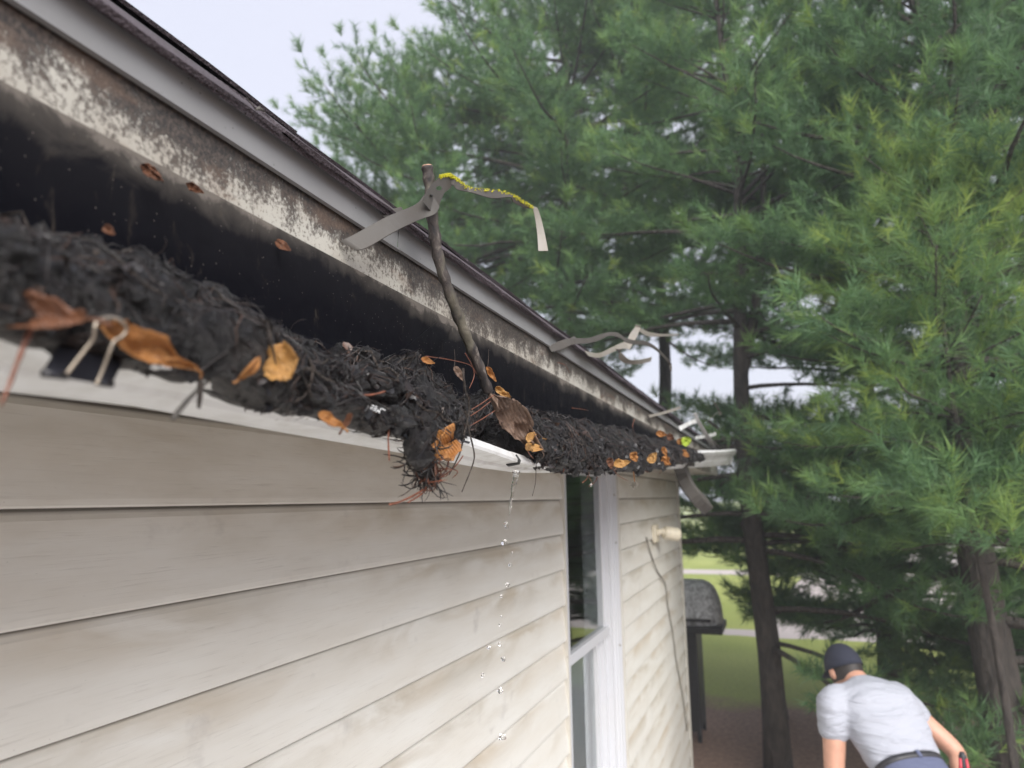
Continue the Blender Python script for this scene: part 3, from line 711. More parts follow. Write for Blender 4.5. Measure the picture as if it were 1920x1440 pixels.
# ------------------------------------------------------------------ twigs, sticks, needles that stand apart
def twig(label, pts, us, r0, r1, mat='twig', name='twig', sub=5, group=None, cat='twig', n=7):
    if not hasattr(us, '__len__'): us = [us]*len(pts)
    P = smoothpath([PU(x, y, u) for (x, y), u in zip(pts, us)], sub); rr = np.linspace(r0, r1, len(P))
    o = tube(name, P, list(rr*(1+.12*np.sin(np.arange(len(P))*1.9))), M[mat], None, n, jit=.15)
    return tag(o, label, cat, group)
stk = twig('thick mottled stick standing upright in the muck behind the bent strap', [(801, 312), (806, 350), (812, 420), (824, 490), (845, 555), (870, 620), (893, 675), (917, 738)], [.415, .414, .412, .408, .402, .396, .39, .384], .0078, .0074, 'stick', 'stick', 6, cat='stick', n=12)
d_ = (PU(801, 306, .415)-PU(806, 350, .414)).normalized()
cutp = PU(801, 312, .415); place(tube('cut_end', [cutp+d_*.0002, cutp+d_*.0012], [.0061, .0056], M['cut'], n=12, jit=.1), stk) if False else None
o = tube('cut_end', [cutp-d_*.0005, cutp+d_*.0012], [.0075, .0068], M['cut'], n=12, jit=.1); o.parent = stk
twig('grey broken twig poking down across the gutter face', [(398, 708), (360, 742), (324, 784)], [.325, .315, .305], .0011, .0016, 'twiggrey')
twig('short brown stub poking down beside the grey twig', [(374, 700), (376, 730), (373, 764)], [.322, .316, .312], .0022, .0012, 'twig')
twig('thin dark twig dangling below the lip right of the clump', [(873, 770), (880, 810), (889, 850), (885, 875), (866, 922)], .318, .0012, .0006, 'twig')
twig('dark stringy twig hanging down in front of the crumpled leaf', [(868, 690), (872, 730), (880, 765), (870, 815), (862, 850), (842, 890)], .316, .0013, .0007, 'twig')
twig('fine dark rootlet hanging beside the water trickle', [(1006, 862), (1005, 880), (1004, 905), (998, 930)], .318, .0006, .0004, 'twig')
twig('straight rusty needle hanging over the gutter edge left of the clump', [(732, 787), (728, 820), (730, 864)], .318, .0009, .0007, 'needlered', 'pine_needle', cat='needle')
twig('red-brown stem lying across the muck in the middle', [(560, 733), (640, 736), (690, 741), (722, 734)], .322, .0011, .0009, 'needlered', 'pine_needle', cat='needle')
twig('long thin orange needle arching left from the upright stick', [(798, 668), (840, 674), (880, 684), (893, 700)], [.375]*4, .0006, .0005, 'needlered', 'pine_needle', cat='needle')
twig('curved pale needle just left of the upright stick', [(872, 662), (885, 685), (889, 705), (880, 728)], .36, .0006, .0005, 'needlered', 'pine_needle', cat='needle')
for lab, pts in (('rusty needle crossing the dark hollow, upper one', [(927, 740), (905, 755), (884, 768)]), ('rusty needle crossing the dark hollow, middle one', [(920, 752), (900, 768), (882, 780)]), ('rusty needle crossing the dark hollow, lower one', [(928, 770), (905, 785), (882, 798)])):
    twig(lab, pts, .322, .0006, .0005, 'needlered', 'pine_needle', cat='needle')
twig('blurred pinkish stalk hanging at the left picture edge', [(70, 560), (60, 610), (42, 655), (18, 720), (2, 760)], [.31]*5, .0017, .0006, 'needlered', 'leaf_stalk', cat='stalk')
twig('brown hooked root curling over the muck at far left', [(-10, 513), (45, 516), (85, 500), (103, 478)], [.345]*4, .0016, .0010, 'twig')
twig('dark root looping down the muck near the long leaf', [(182, 470), (175, 505), (160, 530), (150, 560)], [.345]*4, .0017, .0010, 'twig')
twig('thick black root running down towards the golden leaf', [(325, 575), (350, 600), (362, 640), (372, 690)], [.338]*4, .0026, .0016, 'twig')
twig('wavy grey root lying along the top of the muck at left', [(215, 545), (265, 553), (315, 565), (332, 535), (352, 545)], [.347]*5, .0012, .0012, 'twiggrey')
for lab, pts in (('thin needle standing up left of the upright stick', [(852, 690), (852, 655)]), ('thin needle standing up right of the upright stick', [(914, 690), (916, 655)])):
    twig(lab, [pts[0], ((pts[0][0]+pts[1][0])/2+1, (pts[0][1]+pts[1][1])/2), pts[1]], .385, .0006, .0004, 'twig', 'pine_needle', cat='needle')
for lab, pts, u in (('rusty needle holding the water drop before the window', [(1108, 868), (1104, 890), (1110, 905)], .318), ('hooked rusty needle just right of the drop before the window', [(1120, 880), (1118, 900), (1104, 912)], .318), ('short rusty needle hanging at the near window edge', [(1054, 850), (1060, 868), (1056, 885)], .318),
        ('thin rusty needle left of the drop before the window', [(1092, 905), (1100, 898), (1102, 890)], .318), ('needle slanting below the broad amber leaf', [(1150, 880), (1160, 892), (1178, 902)], .31), ('rusty needle under the tip of the crumpled brown leaf', [(985, 835), (992, 850), (1000, 860)], .322),
        ('curled needle hanging from the far lip right of the seed head', [(1205, 870), (1212, 885), (1222, 880)], .31), ('needle hanging under the pale orange leaf on the far lip', [(1232, 862), (1240, 878), (1236, 890)], .31), ('lone rusty needle stuck on the dark gutter back wall', [(1072, 765), (1090, 767), (1103, 770)], .44), ('upright rusty needle at the back of the far muck', [(1190, 785), (1186, 800), (1190, 812)], .40), ('rusty needle stuck on the fascia below the wavy brown strap', [(1045, 680), (1060, 685), (1068, 700)], .445)):
    twig(lab, pts, u, .0009, .0005, 'needlered', 'pine_needle', group='rusty needles on the far muck', cat='needle')
# dead flower head dangling from the lip
fl = empty('dead_flower', tuple(PU(1189, 905, .31))); tag(fl, 'dried fuzzy seed head dangling below the far gutter lip', 'seed head')
place(tube('stem', smoothpath([PU(1184, 868, .31), PU(1188, 885, .31), PU(1190, 904, .31)], 4), .0013, M['leaf_orange'], n=5), fl)
P, r = free_strands(90, lambda r: np.array(PU(1189, 908, .31)), lambda r: (r.normal(), r.normal(), r.normal()-.3), .012, 4, .0005, 8)
V, F, si = strands(P, r.uniform(.0006, .001, 90)); o = npmesh('fluff', V, F, M['palestrap'], None, True); place(o, fl)

# ------------------------------------------------------------------ leaves
def leaf(label, a, b, width, mat, curl=.5, roll=0.0, bend=.3, u=.32, ub=None, tilt=.0, name='leaf', crumple=.12, lobes=0, group=None, nl=22, nw=12, stem=True, seed=0):
    A = a if isinstance(a, Vector) else PU(a[0], a[1], u); B = b if isinstance(b, Vector) else PU(b[0], b[1], ub) if ub is not None else PF(b[0], b[1], A)
    ax = B-A; L = ax.length; ax.normalize(); toc = (C0-(A+B)/2).normalized(); sd = ax.cross(toc).normalized(); nn = sd.cross(ax).normalized()
    if tilt: sd, nn = sd*math.cos(tilt)+nn*math.sin(tilt), nn*math.cos(tilt)-sd*math.sin(tilt)
    V, F = [], []; W = width*L
    for i in range(nl+1):
        t = i/nl; prof = math.sin(math.pi*min(1, t**.75))**.75*(1-.25*t)
        if lobes: prof *= .78+.22*math.cos(t*lobes*2*math.pi)
        prof = max(prof, .05)
        for j in range(nw+1):
            s = j/nw*2-1; ed = 1+(.20*noise.noise((t*7+seed, s*2, 3))+.12*noise.noise((t*19+seed, s*3, 5)))*abs(s)
            th = s*curl*math.pi*.9 + roll; rad = W*prof/(max(abs(curl), .08)*math.pi*.9)*.5*ed
            x = rad*math.sin(th)-rad*math.sin(roll)*.0; zc = rad*(math.cos(roll)-math.cos(th))
            z_ = zc + bend*L*(t-.5)**2*2 - bend*L*.25 + crumple*W*(noise.fractal(Vector((t*3.5+seed*3, s*1.6, seed)), 1, 2, 3)+.35*noise.noise((t*9+seed, s*5, 2))) - .06*W*math.exp(-(s/.12)**2) + .10*W*abs(s)**2*math.sin(t*11+seed)
            V.append(A + ax*(L*t) + sd*x + nn*z_)
    k = nw+1
    for i in range(nl):
        for j in range(nw): F.append((i*k+j, i*k+j+1, (i+1)*k+j+1, (i+1)*k+j))
    o = mesh(name, V, F, M[mat], None, True); sm = o.modifiers.new('s', 'SOLIDIFY'); sm.thickness = .0005
    tag(o, label, 'leaf', group)
    if stem:
        s_ = tube('leaf_stalk', smoothpath([B, B+ax*L*.12-nn*L*.02, B+ax*L*.2-nn*L*.08+sd*L*.03], 3), [.0009]*7, M[mat], None, 5); s_.parent = o
    return o
leaf('golden heart-shaped leaf curled at one side on the gutter lip', (560, 672), (476, 690), 1.0, 'leaf_gold', .22, 0, .25, .286, tilt=-.2, crumple=.10, seed=1, stem=False)
leaf('rolled golden leaf tip curling round beside the heart-shaped leaf', (488, 672), (447, 712), .62, 'leaf_orange', .75, .4, -.5, .287, tilt=.2, crumple=.08, seed=4)
leaf('long folded orange leaf lying along the gutter lip behind the clip', (186, 612), (362, 690), .36, 'leaf_orange', .42, .0, .08, .300, .303, tilt=.3, crumple=.22, seed=2)
leaf('broad brown leaf half buried at the left picture edge', (-10, 585), (168, 598), .52, 'leaf_rust', .30, 0, .15, .322, tilt=.5, crumple=.15, seed=3)
leaf('small rust-red curled leaf on the gutter edge', (598, 774), (644, 802), .55, 'leaf_orange', .45, .2, .3, .304, tilt=.3, crumple=.2, seed=5)
leaf('dark red leaf scrap beside the small curled leaf', (660, 776), (640, 808), .5, 'leaf_rust', .5, 0, .3, .306, tilt=-.4, seed=6)
leaf('orange leaf scrap stuck on the hanging clump', (838, 832), (804, 858), .75, 'leaf_orange', .35, 0, .2, .3145, .308, tilt=.1, crumple=.35, seed=7, stem=False)
leaf('large crumpled brown leaf hanging over the dark hollow', (922, 738), (1012, 842), .40, 'leaf_brown', .38, 0, .12, .345, .318, tilt=.15, crumple=.34, lobes=0, seed=8, nl=26, nw=12)
leaf('orange-edged tip of leaf tucked under the crumpled brown leaf', (985, 832), (1018, 826), .45, 'leaf_gold', .3, 0, .2, .321, .320, tilt=.1, crumple=.3, seed=9, stem=False)
leaf('small orange leaf on top of the muck left of the stick', (790, 673), (815, 682), .6, 'leaf_orange', .4, 0, .3, .372, tilt=.4, seed=10, stem=False)
leaf('rusty scrap of leaf just right of the stick foot', (912, 688), (930, 716), .5, 'leaf_orange', .5, 0, .3, .372, tilt=.2, crumple=.3, seed=11, stem=False)
leaf('yellow-brown rotten leaf behind the crumpled leaf', (928, 728), (958, 745), .55, 'leaf_gold', .4, 0, .2, .366, tilt=.2, crumple=.4, seed=12, stem=False)
leaf('pale grey leaf scrap standing in the muck left of the stick', (852, 688), (872, 716), .5, 'leaf_brown', .4, 0, .2, .365, tilt=.2, crumple=.3, seed=13, stem=False)
leaf('thin rust leaf stuck flat on the gutter back wall', (518, 452), (545, 470), .6, 'leaf_rust', .12, 0, .0, .4525, crumple=.1, seed=14, stem=False)
leaf('blurred pink-brown leaf scrap on the fascia edge, left one', (268, 310), (305, 340), .6, 'leaf_rust', .4, 0, .2, .449, crumple=.3, seed=15, stem=False)
leaf('blurred red-brown leaf scrap on the fascia edge, right one', (350, 345), (382, 362), .55, 'leaf_rust', .4, 0, .2, .449, crumple=.3, seed=16, stem=False)
leaf('reddish leaf scrap on the crest of the muck', (330, 532), (365, 550), .5, 'leaf_rust', .5, 0, .2, .368, tilt=.3, crumple=.3, seed=17, stem=False)
leaf('tiny red-brown leaf scrap at the top of the blurred muck', (195, 425), (215, 440), .8, 'leaf_rust', .4, 0, .2, .385, seed=18, stem=False)
leaf('dull red leaf scrap above the golden leaf', (445, 598), (465, 610), .7, 'leaf_rust', .4, 0, .2, .372, seed=19, stem=False)
FAR = [((1150, 872), (1182, 866), 'leaf_gold', 'broad amber leaf hanging on the far gutter lip above the seed head'), ((1184, 848), (1194, 866), 'leaf_orange', 'small amber leaf just above the broad amber leaf'),
       ((1217, 868), (1231, 848), 'leaf_gold', 'upright yellow leaf standing on the far muck'), ((1242, 838), (1250, 855), 'leaf_orange', 'narrow orange leaf on the far muck right of the yellow one'),
       ((1240, 858), (1256, 872), 'leaf_orange', 'pale orange leaf hanging low on the far gutter lip'), ((1276, 846), (1292, 856), 'leaf_orange', 'orange leaf at the end of the far muck'),
       ((1230, 812), (1250, 816), 'leaf_orange', 'flat orange leaf at the back of the far muck'), ((1250, 816), (1263, 824), 'leaf_rust', 'rusty leaf at the back of the far muck'),
       ((1270, 824), (1282, 834), 'leaf_orange', 'small orange leaf touching the lime green leaf'), ((1143, 858), (1146, 880), 'leaf_rust', 'narrow rust leaf left of the broad amber leaf')]
for i, (a, b, mt, lab) in enumerate(FAR):
    leaf(lab, a, b, .6+.5*((i*7) % 10)/10, mt, .25, 0, .2, .298 if a[1] > 835 else .345, tilt=.2, crumple=.25, seed=30+i, stem=False)
leaf('round lime green leaf at the far end of the gutter', (1278, 832), (1296, 822), 1.0, 'leaf_green', .2, 0, .1, .33, seed=50, stem=False)

# ------------------------------------------------------------------ bent hanger straps on the fascia
def ribbon(name, st, mat, thick=.0016, sub=4):
    """st: (px_top, py_top, px_bot, py_bot, u_top[, u_bot])"""
    T = smoothpath([PU(s[0], s[1], s[4]) for s in st], sub); B = smoothpath([PF(s[2], s[3], PU(s[0], s[1], s[4])) for s in st], sub)
    V, F = [], []; k = 5
    for a, b in zip(T, B):
        for j in range(k):
            t = j/(k-1); V.append(a.lerp(b, t))
    for i in range(len(T)-1):
        for j in range(k-1): a = i*k+j; F.append((a, a+1, a+k+1, a+k))
    o = mesh(name, V, F, M[mat], None, False); sm = o.modifiers.new('s', 'SOLIDIFY'); sm.thickness = thick; sm.offset = 0
    bv = o.modifiers.new('b', 'BEVEL'); bv.width = .0004; bv.segments = 1
    return o, T
s1 = empty('hanger_strap', tuple(PU(650, 455, .456)))
tag(s1, 'bent grey gutter strap with yellow lichen leaning on the upright stick', 'strap')
o, T = ribbon('arm', [(636, 452, 668, 470, .459), (660, 442, 690, 464, .447), (722, 408, 745, 432, .425), (778, 384, 788, 412, .408), (795, 366, 815, 402, .402), (806, 358, 824, 388, .399)], 'strap', sub=5); place(o, s1)
# the hook plate with its hole
ho = [(793, 378), (800, 358), (812, 342), (826, 331), (838, 328), (846, 331), (851, 342), (845, 352), (833, 362), (826, 378), (822, 392), (808, 396)]
hc = (823, 353); hi = [(818, 352), (820, 348), (824, 347), (827, 349), (828, 346), (829, 344), (828, 350), (826, 354), (822, 355), (819, 355), (817.5, 354), (817, 353)]
def plate(outer, inner, u, th, mat, name):
    n = len(outer); V = []
    for off in (0, th):
        V += [PU(x, y, u-off) for x, y in outer]; V += [PU(x, y, u-off) for x, y in inner]
    F = []
    for i in range(n):
        j = (i+1) % n
        F.append((i, j, n+j, n+i)); F.append((2*n+i, 3*n+i, 3*n+j, 2*n+j)); F.append((i, 2*n+i, 2*n+j, j)); F.append((n+i, n+j, 3*n+j, 3*n+i))
    return mesh(name, V, F, M[mat])
inn = [(823+5.5*math.cos(a), 353+4.2*math.sin(a)) for a in [math.radians(150+30*i) for i in range(12)]]
place(plate(ho, inn, .396, .0018, 'strap', 'hook_plate'), s1)
place(tube('rivet', [PU(809, 366, .3965), PU(809, 366, .391)], [.0022, .0016], M['rubber'], n=8), s1)
o, T2 = ribbon('strip', [(844, 330, 838, 345, .395), (855, 334, 850, 348, .388), (866, 344, 858, 356, .380), (880, 352, 886, 362, .370), (920, 356, 922, 372, .352), (952, 362, 956, 370, .338), (968, 370, 962, 379, .330), (985, 380, 980, 388, .322), (998, 387, 992, 391, .316)], 'strap', sub=4); place(o, s1)
o, T3 = ribbon('tail', [(998, 386, 1008, 390, .316), (1003, 410, 1015, 411, .314), (1007, 440, 1022, 440, .312), (1009, 471, 1028, 471, .31)], 'palestrap', sub=4); place(o, s1)
# lichen along the upper edges
lich = smoothpath([PU(824, 331, .394), PU(838, 327, .394), PU(848, 330, .392)], 6)+T2[2:]
V, F = [], []; rl = random.Random(4)
for i in range(900):
    a = rl.random()*(len(lich)-1.01); i0 = int(a); p = lich[i0].lerp(lich[i0+1], a-i0)
    dens = 1 if i0 < 22 else .75
    if rl.random() > dens: continue
    p = p + Vector((rl.uniform(-.0015, .0022), rl.uniform(-.001, .001), rl.uniform(-.0035, .0016))); s_ = rl.uniform(.0004, .0014); n0 = len(V)
    V += [p+Vector(v)*s_*rl.uniform(.6, 1.3) for v in oct_.tolist()]; F += [tuple(int(q)+n0 for q in f) for f in of]
place(mesh('lichen', V, F, M['moss']), s1)
# little tab of the strap behind it
s1b, _ = ribbon('hanger_tab', [(712, 396, 720, 408, .452), (730, 393, 738, 405, .446), (752, 388, 756, 396, .440)], 'strap')
tag(s1b, 'short bent metal tab behind the lichen-covered strap', 'strap')
def strap(label, pieces):
    root = None
    for st, mt in pieces:
        o, _ = ribbon('strip', st, mt, .0018)
        if root is None: root = empty('hanger_strap', tuple(PU(st[0][0], st[0][1], st[0][4]))); tag(root, label, 'strap', 'bent gutter straps')
        place(o, root)
    return root
strap('long wavy brown strap arching out over the middle of the eave', [([(1028, 650, 1034, 660, .458), (1048, 640, 1052, 655, .44), (1070, 634, 1074, 646, .42), (1100, 634, 1102, 644, .40), (1122, 628, 1124, 638, .385), (1140, 623, 1142, 630, .37), (1158, 624, 1160, 633, .355), (1172, 633, 1174, 642, .345), (1190, 638, 1190, 646, .335), (1212, 640, 1212, 648, .325), (1232, 652, 1231, 658, .315), (1250, 670, 1248, 675, .308), (1259, 682, 1254, 684, .303), (1260, 696, 1257, 696, .30)], 'strap'), ([(1036, 650, 1038, 662, .455), (1060, 640, 1064, 652, .452), (1076, 630, 1082, 636, .448)], 'strap')])
strap('pale broken strap with curled ends above the wavy brown strap', [([(1096, 658, 1104, 668, .432), (1122, 662, 1124, 671, .425), (1145, 652, 1148, 661, .415), (1160, 645, 1166, 654, .41), (1172, 640, 1182, 656, .405)], 'palestrap'), ([(1172, 650, 1180, 656, .404), (1180, 628, 1194, 632, .40), (1190, 614, 1200, 617, .397), (1191, 609, 1201, 611, .395)], 'palestrap'), ([(1199, 614, 1199, 622, .396), (1216, 622, 1216, 631, .39), (1240, 626, 1240, 631, .385), (1272, 626, 1272, 629, .38)], 'palestrap'), ([(1152, 654, 1166, 654, .405), (1166, 662, 1160, 670, .402), (1180, 674, 1172, 681, .40), (1200, 674, 1196, 683, .397), (1222, 669, 1220, 678, .395)], 'palestrap')])
strap('short pale strap poking out near the far end of the eave', [([(1216, 778, 1218, 783, .445), (1240, 773, 1242, 777, .43), (1262, 766, 1264, 771, .415), (1276, 761, 1276, 767, .41)], 'palestrap')])
strap('white crossed straps standing up at the far gutter end', [([(1272, 800, 1276, 808, .40), (1292, 790, 1294, 797, .385), (1306, 784, 1310, 792, .375)], 'gutter'), ([(1300, 776, 1306, 774, .375), (1308, 795, 1314, 792, .37), (1322, 820, 1330, 817, .362), (1334, 842, 1342, 840, .355)], 'gutter'), ([(1304, 818, 1304, 824, .365), (1330, 814, 1330, 820, .357), (1342, 810, 1343, 816, .352)], 'gutter'), ([(1326, 822, 1330, 820, .36), (1340, 834, 1344, 831, .357), (1348, 842, 1352, 840, .355)], 'palestrap')])
strap('thin dull strap leaning behind the white crossed straps', [([(1338, 756, 1342, 755, .372), (1346, 770, 1350, 769, .37), (1348, 779, 1353, 777, .369)], 'palestrap'), ([(1326, 790, 1330, 787, .372), (1338, 800, 1342, 796, .37), (1346, 806, 1349, 802, .369)], 'strap'), ([(1330, 787, 1334, 783, .372), (1338, 779, 1342, 776, .371), (1344, 774, 1349, 772, .370)], 'palestrap')])
# loose bits on the roof edge
rb = empty('roof_twig', tuple(PU(488, 208, .447))); tag(rb, 'tiny dry seed and twig lying on the shingle edge against the sky', 'twig')
place(tube('stalk', [PU(480, 205, .449), PU(470, 192, .447), PU(462, 182, .446)], [.0009, .0006, .0003], M['twiggrey'], n=5), rb)
place(tube('seed', [PU(478, 206, .449), PU(486, 203, .449), PU(497, 210, .449)], [.0006, .0022, .0004], M['twiggrey'], n=6), rb)

# ------------------------------------------------------------------ binder clip on the lip
clip = empty('binder_clip', tuple(PU(150, 690, .325)))
tag(clip, 'black binder clip with wire handle clamped on the gutter lip at left', 'clip')
def slabpx(name, quad, u0, th, mat, us=None):
    us = us or [u0]*len(quad); V = [PU(x, y, u) for (x, y), u in zip(quad, us)]; nq = len(V); V += [PU(x, y, u-th) for (x, y), u in zip(quad, us)]
    F = [tuple(range(nq)), tuple(range(2*nq-1, nq-1, -1))]+[(i, i+nq, (i+1) % nq+nq, (i+1) % nq) for i in range(nq)]
    o = mesh(name, V, F, M[mat]); b = o.modifiers.new('b', 'BEVEL'); b.width = .0006; b.segments = 2; return o
place(slabpx('body', [(112, 642), (236, 668), (214, 712), (200, 722), (84, 703), (82, 692)], .323, .0012, 'black', [.322, .322, .306, .301, .301, .306]), clip)
place(slabpx('body_top', [(112, 640), (236, 666), (243, 652), (122, 628)], .335, .0012, 'black', [.3225, .3225, .345, .345]), clip)
for quad in ([(80, 692), (126, 698), (122, 713), (80, 707)], [(182, 708), (212, 713), (208, 728), (178, 722)]):
    P = [PU(x, y, .299) for x, y in quad]
    place(tube('hinge_roll', [(P[0]+P[3])/2, (P[1]+P[2])/2], [.0019, .0019], M['black'], n=10), clip)
hnd = smoothpath([PU(x, y, u) for x, y, u in ((124, 702, .298), (150, 668, .295), (175, 634, .292), (177, 616, .291), (184, 602, .291), (205, 595, .291), (226, 601, .291), (237, 616, .292), (230, 630, .293), (214, 640, .294), (205, 660, .295), (192, 695, .297), (180, 722, .298))], 5)
place(tube('wire_handle', hnd, .0009, M['wire'], n=8), clip)

# ------------------------------------------------------------------ water
def drop(px, py, s, u=.36, stretch=1.0, seed=0):
    c = PU(px, py, u); import bmesh
    bm = bmesh.new(); bmesh.ops.create_icosphere(bm, subdivisions=3, radius=1)
    for v in bm.verts:
        q = v.co.copy(); k = 1+.45*noise.noise(q*1.3+Vector((seed*3.1, 0, 0))); v.co = Vector((q.x*s*k, q.y*s*k*1.15, q.z*s*k*stretch))
    me = bpy.data.meshes.new('water_drop'); bm.to_mesh(me); bm.free(); me.materials.append(M['water'])
    for p in me.polygons: p.use_smooth = True
    o = link(bpy.data.objects.new('water_drop', me)); o.location = c
    return o
st = [(968, 884), (966, 898), (962, 912), (961, 925), (958, 940), (957, 955), (955, 966)]
P = smoothpath([PU(x, y, .375) for x, y in st], 6); rr = np.interp(np.linspace(0, 1, len(P)), [0, .15, .4, .6, 1], [.0055, .0036, .0028, .0018, .0008])
o = tube('water_stream', P, list(rr*(1+.25*np.sin(np.arange(len(P))*2.3))), M['water'], n=10, jit=.35)
tag(o, 'twisting trickle of clear water pouring from the gutter joint', 'water')
DR = [(950, 985, .0042, 1.5), (946, 1017, .0055, .9), (961, 1036, .0016, 1), (957, 1059, .0034, 1), (952, 1096, .0035, 1), (940, 1118, .0026, 1), (940, 1156, .0014, 1), (938, 1171, .0026, 1), (937, 1207, .0024, 1.6), (916, 1214, .0028, 1.2), (944, 1235, .0043, .9), (905, 1266, .0027, 1), (938, 1295, .0045, 1), (942, 1382, .0056, .9), (1108, 909, .0024, 1.2)]
for i, (x, y, s, k) in enumerate(DR):
    d = drop(x, y, s*.8, .375 if x < 1100 else .315, k, i)
    if i == len(DR)-1: tag(d, 'single water drop hanging from a rusty needle before the window', 'water drop')
    elif i == 0: tag(d, 'long water drop breaking off the end of the trickle', 'water drop')
    elif i == 1: tag(d, 'large flat water drop just under the long breaking drop', 'water drop')
    elif i == 13: tag(d, 'lowest and largest falling water drop near the bottom of the picture', 'water drop')
    elif i in (9, 11): tag(d, 'stray water drop falling left of the main line, ' + ('upper one' if i == 9 else 'lower one'), 'water drop')
    else: tag(d, 'clear water drop, %s from the top in the falling line' % {2: 'third', 3: 'fourth', 4: 'fifth', 5: 'sixth', 6: 'seventh', 7: 'eighth', 8: 'ninth', 10: 'tenth', 12: 'eleventh'}[i], 'water drop', 'falling water drops')

# ------------------------------------------------------------------ downspout elbow at the far end
ds = empty('downspout_elbow', tuple(PU(1280, 885, .37))); tag(ds, 'stubby brown-grey downspout elbow hanging open under the far gutter end', 'downspout')
pts = smoothpath([PU(1275, 872, .385), PU(1281, 890, .375), PU(1288, 908, .36), PU(1304, 930, .33), PU(1321, 947, .305)], 4)
V, F = [], []; hw, hh = .034, .026
for i, p in enumerate(pts):
    t = (pts[min(i+1, len(pts)-1)]-pts[max(i-1, 0)]).normalized(); a = Vector((0, 1, 0)); a = (a-t*a.dot(t)).normalized(); b = t.cross(a); w_ = 1+.03*(i % 2)
    for q in ((-1, -.8), (-.8, -1), (.8, -1), (1, -.8), (1, .8), (.8, 1), (-.8, 1), (-1, .8)): V.append(p+a*q[0]*hw*w_+b*q[1]*hh*w_)
for i in range(len(pts)-1):
    for k in range(8): F.append((i*8+k, i*8+(k+1) % 8, (i+1)*8+(k+1) % 8, (i+1)*8+k))
o = mesh('pipe', V, F, M['palestrap'] if False else M['strap']); sm = o.modifiers.new('s', 'SOLIDIFY'); sm.thickness = .002; place(o, ds)
place(box('outlet', .382, .452, pts[0].y-.05, pts[0].y+.05, pts[0].z-.005, pts[0].z+.03, M['strap']), ds)

# ------------------------------------------------------------------ wall light and its cable
wl = empty('wall_light', tuple(PU(1222, 1000, CX))); tag(wl, 'cream cylindrical security light fixed to the siding near the house corner', 'light')
p = PU(1224, 1000, CX-.01)
place(box('mount_plate', .014, .04, p.y-.06, p.y+.06, p.z-.055, p.z+.055, M['cream'], bev=.006), wl)
q = PU(1243, 998, .715); e = PU(1273, 1003, .625)
place(tube('knuckle', smoothpath([p+Vector((.02, 0, 0)), p+Vector((.05, .01, .012)), q], 4), [.02, .02, .02, .017, .017, .02, .022, .024, .024], M['cream'], n=12), wl)
hd = (e-q).normalized()
place(tube('lamp_head', [q, q+hd*.012, q+hd*.03, e-hd*.03, e-hd*.008, e], [.030, .040, .042, .042, .041, .034], M['cream'], n=18), wl)
cb = smoothpath([PU(x, y, CX-.022) for x, y in ((1212, 1008), (1220, 1038), (1232, 1070), (1246, 1092), (1249, 1105), (1252, 1135), (1262, 1190), (1266, 1225), (1270, 1250), (1281, 1310), (1288, 1370))], 5)
tag(tube('wall_cable', cb, .0045, M['cable'], n=6), 'thin grey cable running down the siding from the security light', 'cable')

# ------------------------------------------------------------------ grill behind the corner
gp = G(1300, 7.6); grill = empty('covered_grill', (gp.x, gp.y, 0)); tag(grill, 'black grill stand with mottled grey lid beyond the house corner', 'grill')
zt = PD(1320, 1166, 7.6).z; zl = PD(1320, 1086, 7.6).z
V, F = [], []; NR, NA = 9, 28
for i in range(NR):
    t = i/(NR-1)*math.pi/2; 
    for k in range(NA):
        a = 2*math.pi*k/NA; sx = abs(math.cos(a))**.6*math.copysign(1, math.cos(a)); sy = abs(math.sin(a))**.6*math.copysign(1, math.sin(a)); c_ = math.cos(t)**.55
        V.append((.27*sx*c_*1.0, .25*sy*c_, zt + (zl-zt)*math.sin(t) + .012*noise.noise((sx*3, sy*3, t*3))))
for i in range(NR-1):
    for k in range(NA): F.append((i*NA+k, i*NA+(k+1) % NA, (i+1)*NA+(k+1) % NA, (i+1)*NA+k))
F.append(tuple(range(NA-1, -1, -1))); F.append(tuple(range((NR-1)*NA, NR*NA)))
gx = lambda o: (setattr(o, 'parent', grill), o)[1]
gx(mesh('lid', V, F, M['lid'], None, True))
gx(box('fire_box', -.28, .28, -.28, .28, zt-.07, zt-.004, M['gunmetal'], bev=.01)); gx(box('cabinet', -.24, .03, -.24, .24, .1, zt-.072, M['gunmetal'], bev=.01))
gx(tube('lid_handle', [(-.18, -.30, zt+.06), (.18, -.30, zt+.06)], .014, M['gunmetal']))
for sx in (-.22, .01):
    for sy in (-.2, .2): gx(tube('leg', [(sx, sy, 0), (sx, sy, .12)], .02, M['gunmetal']))

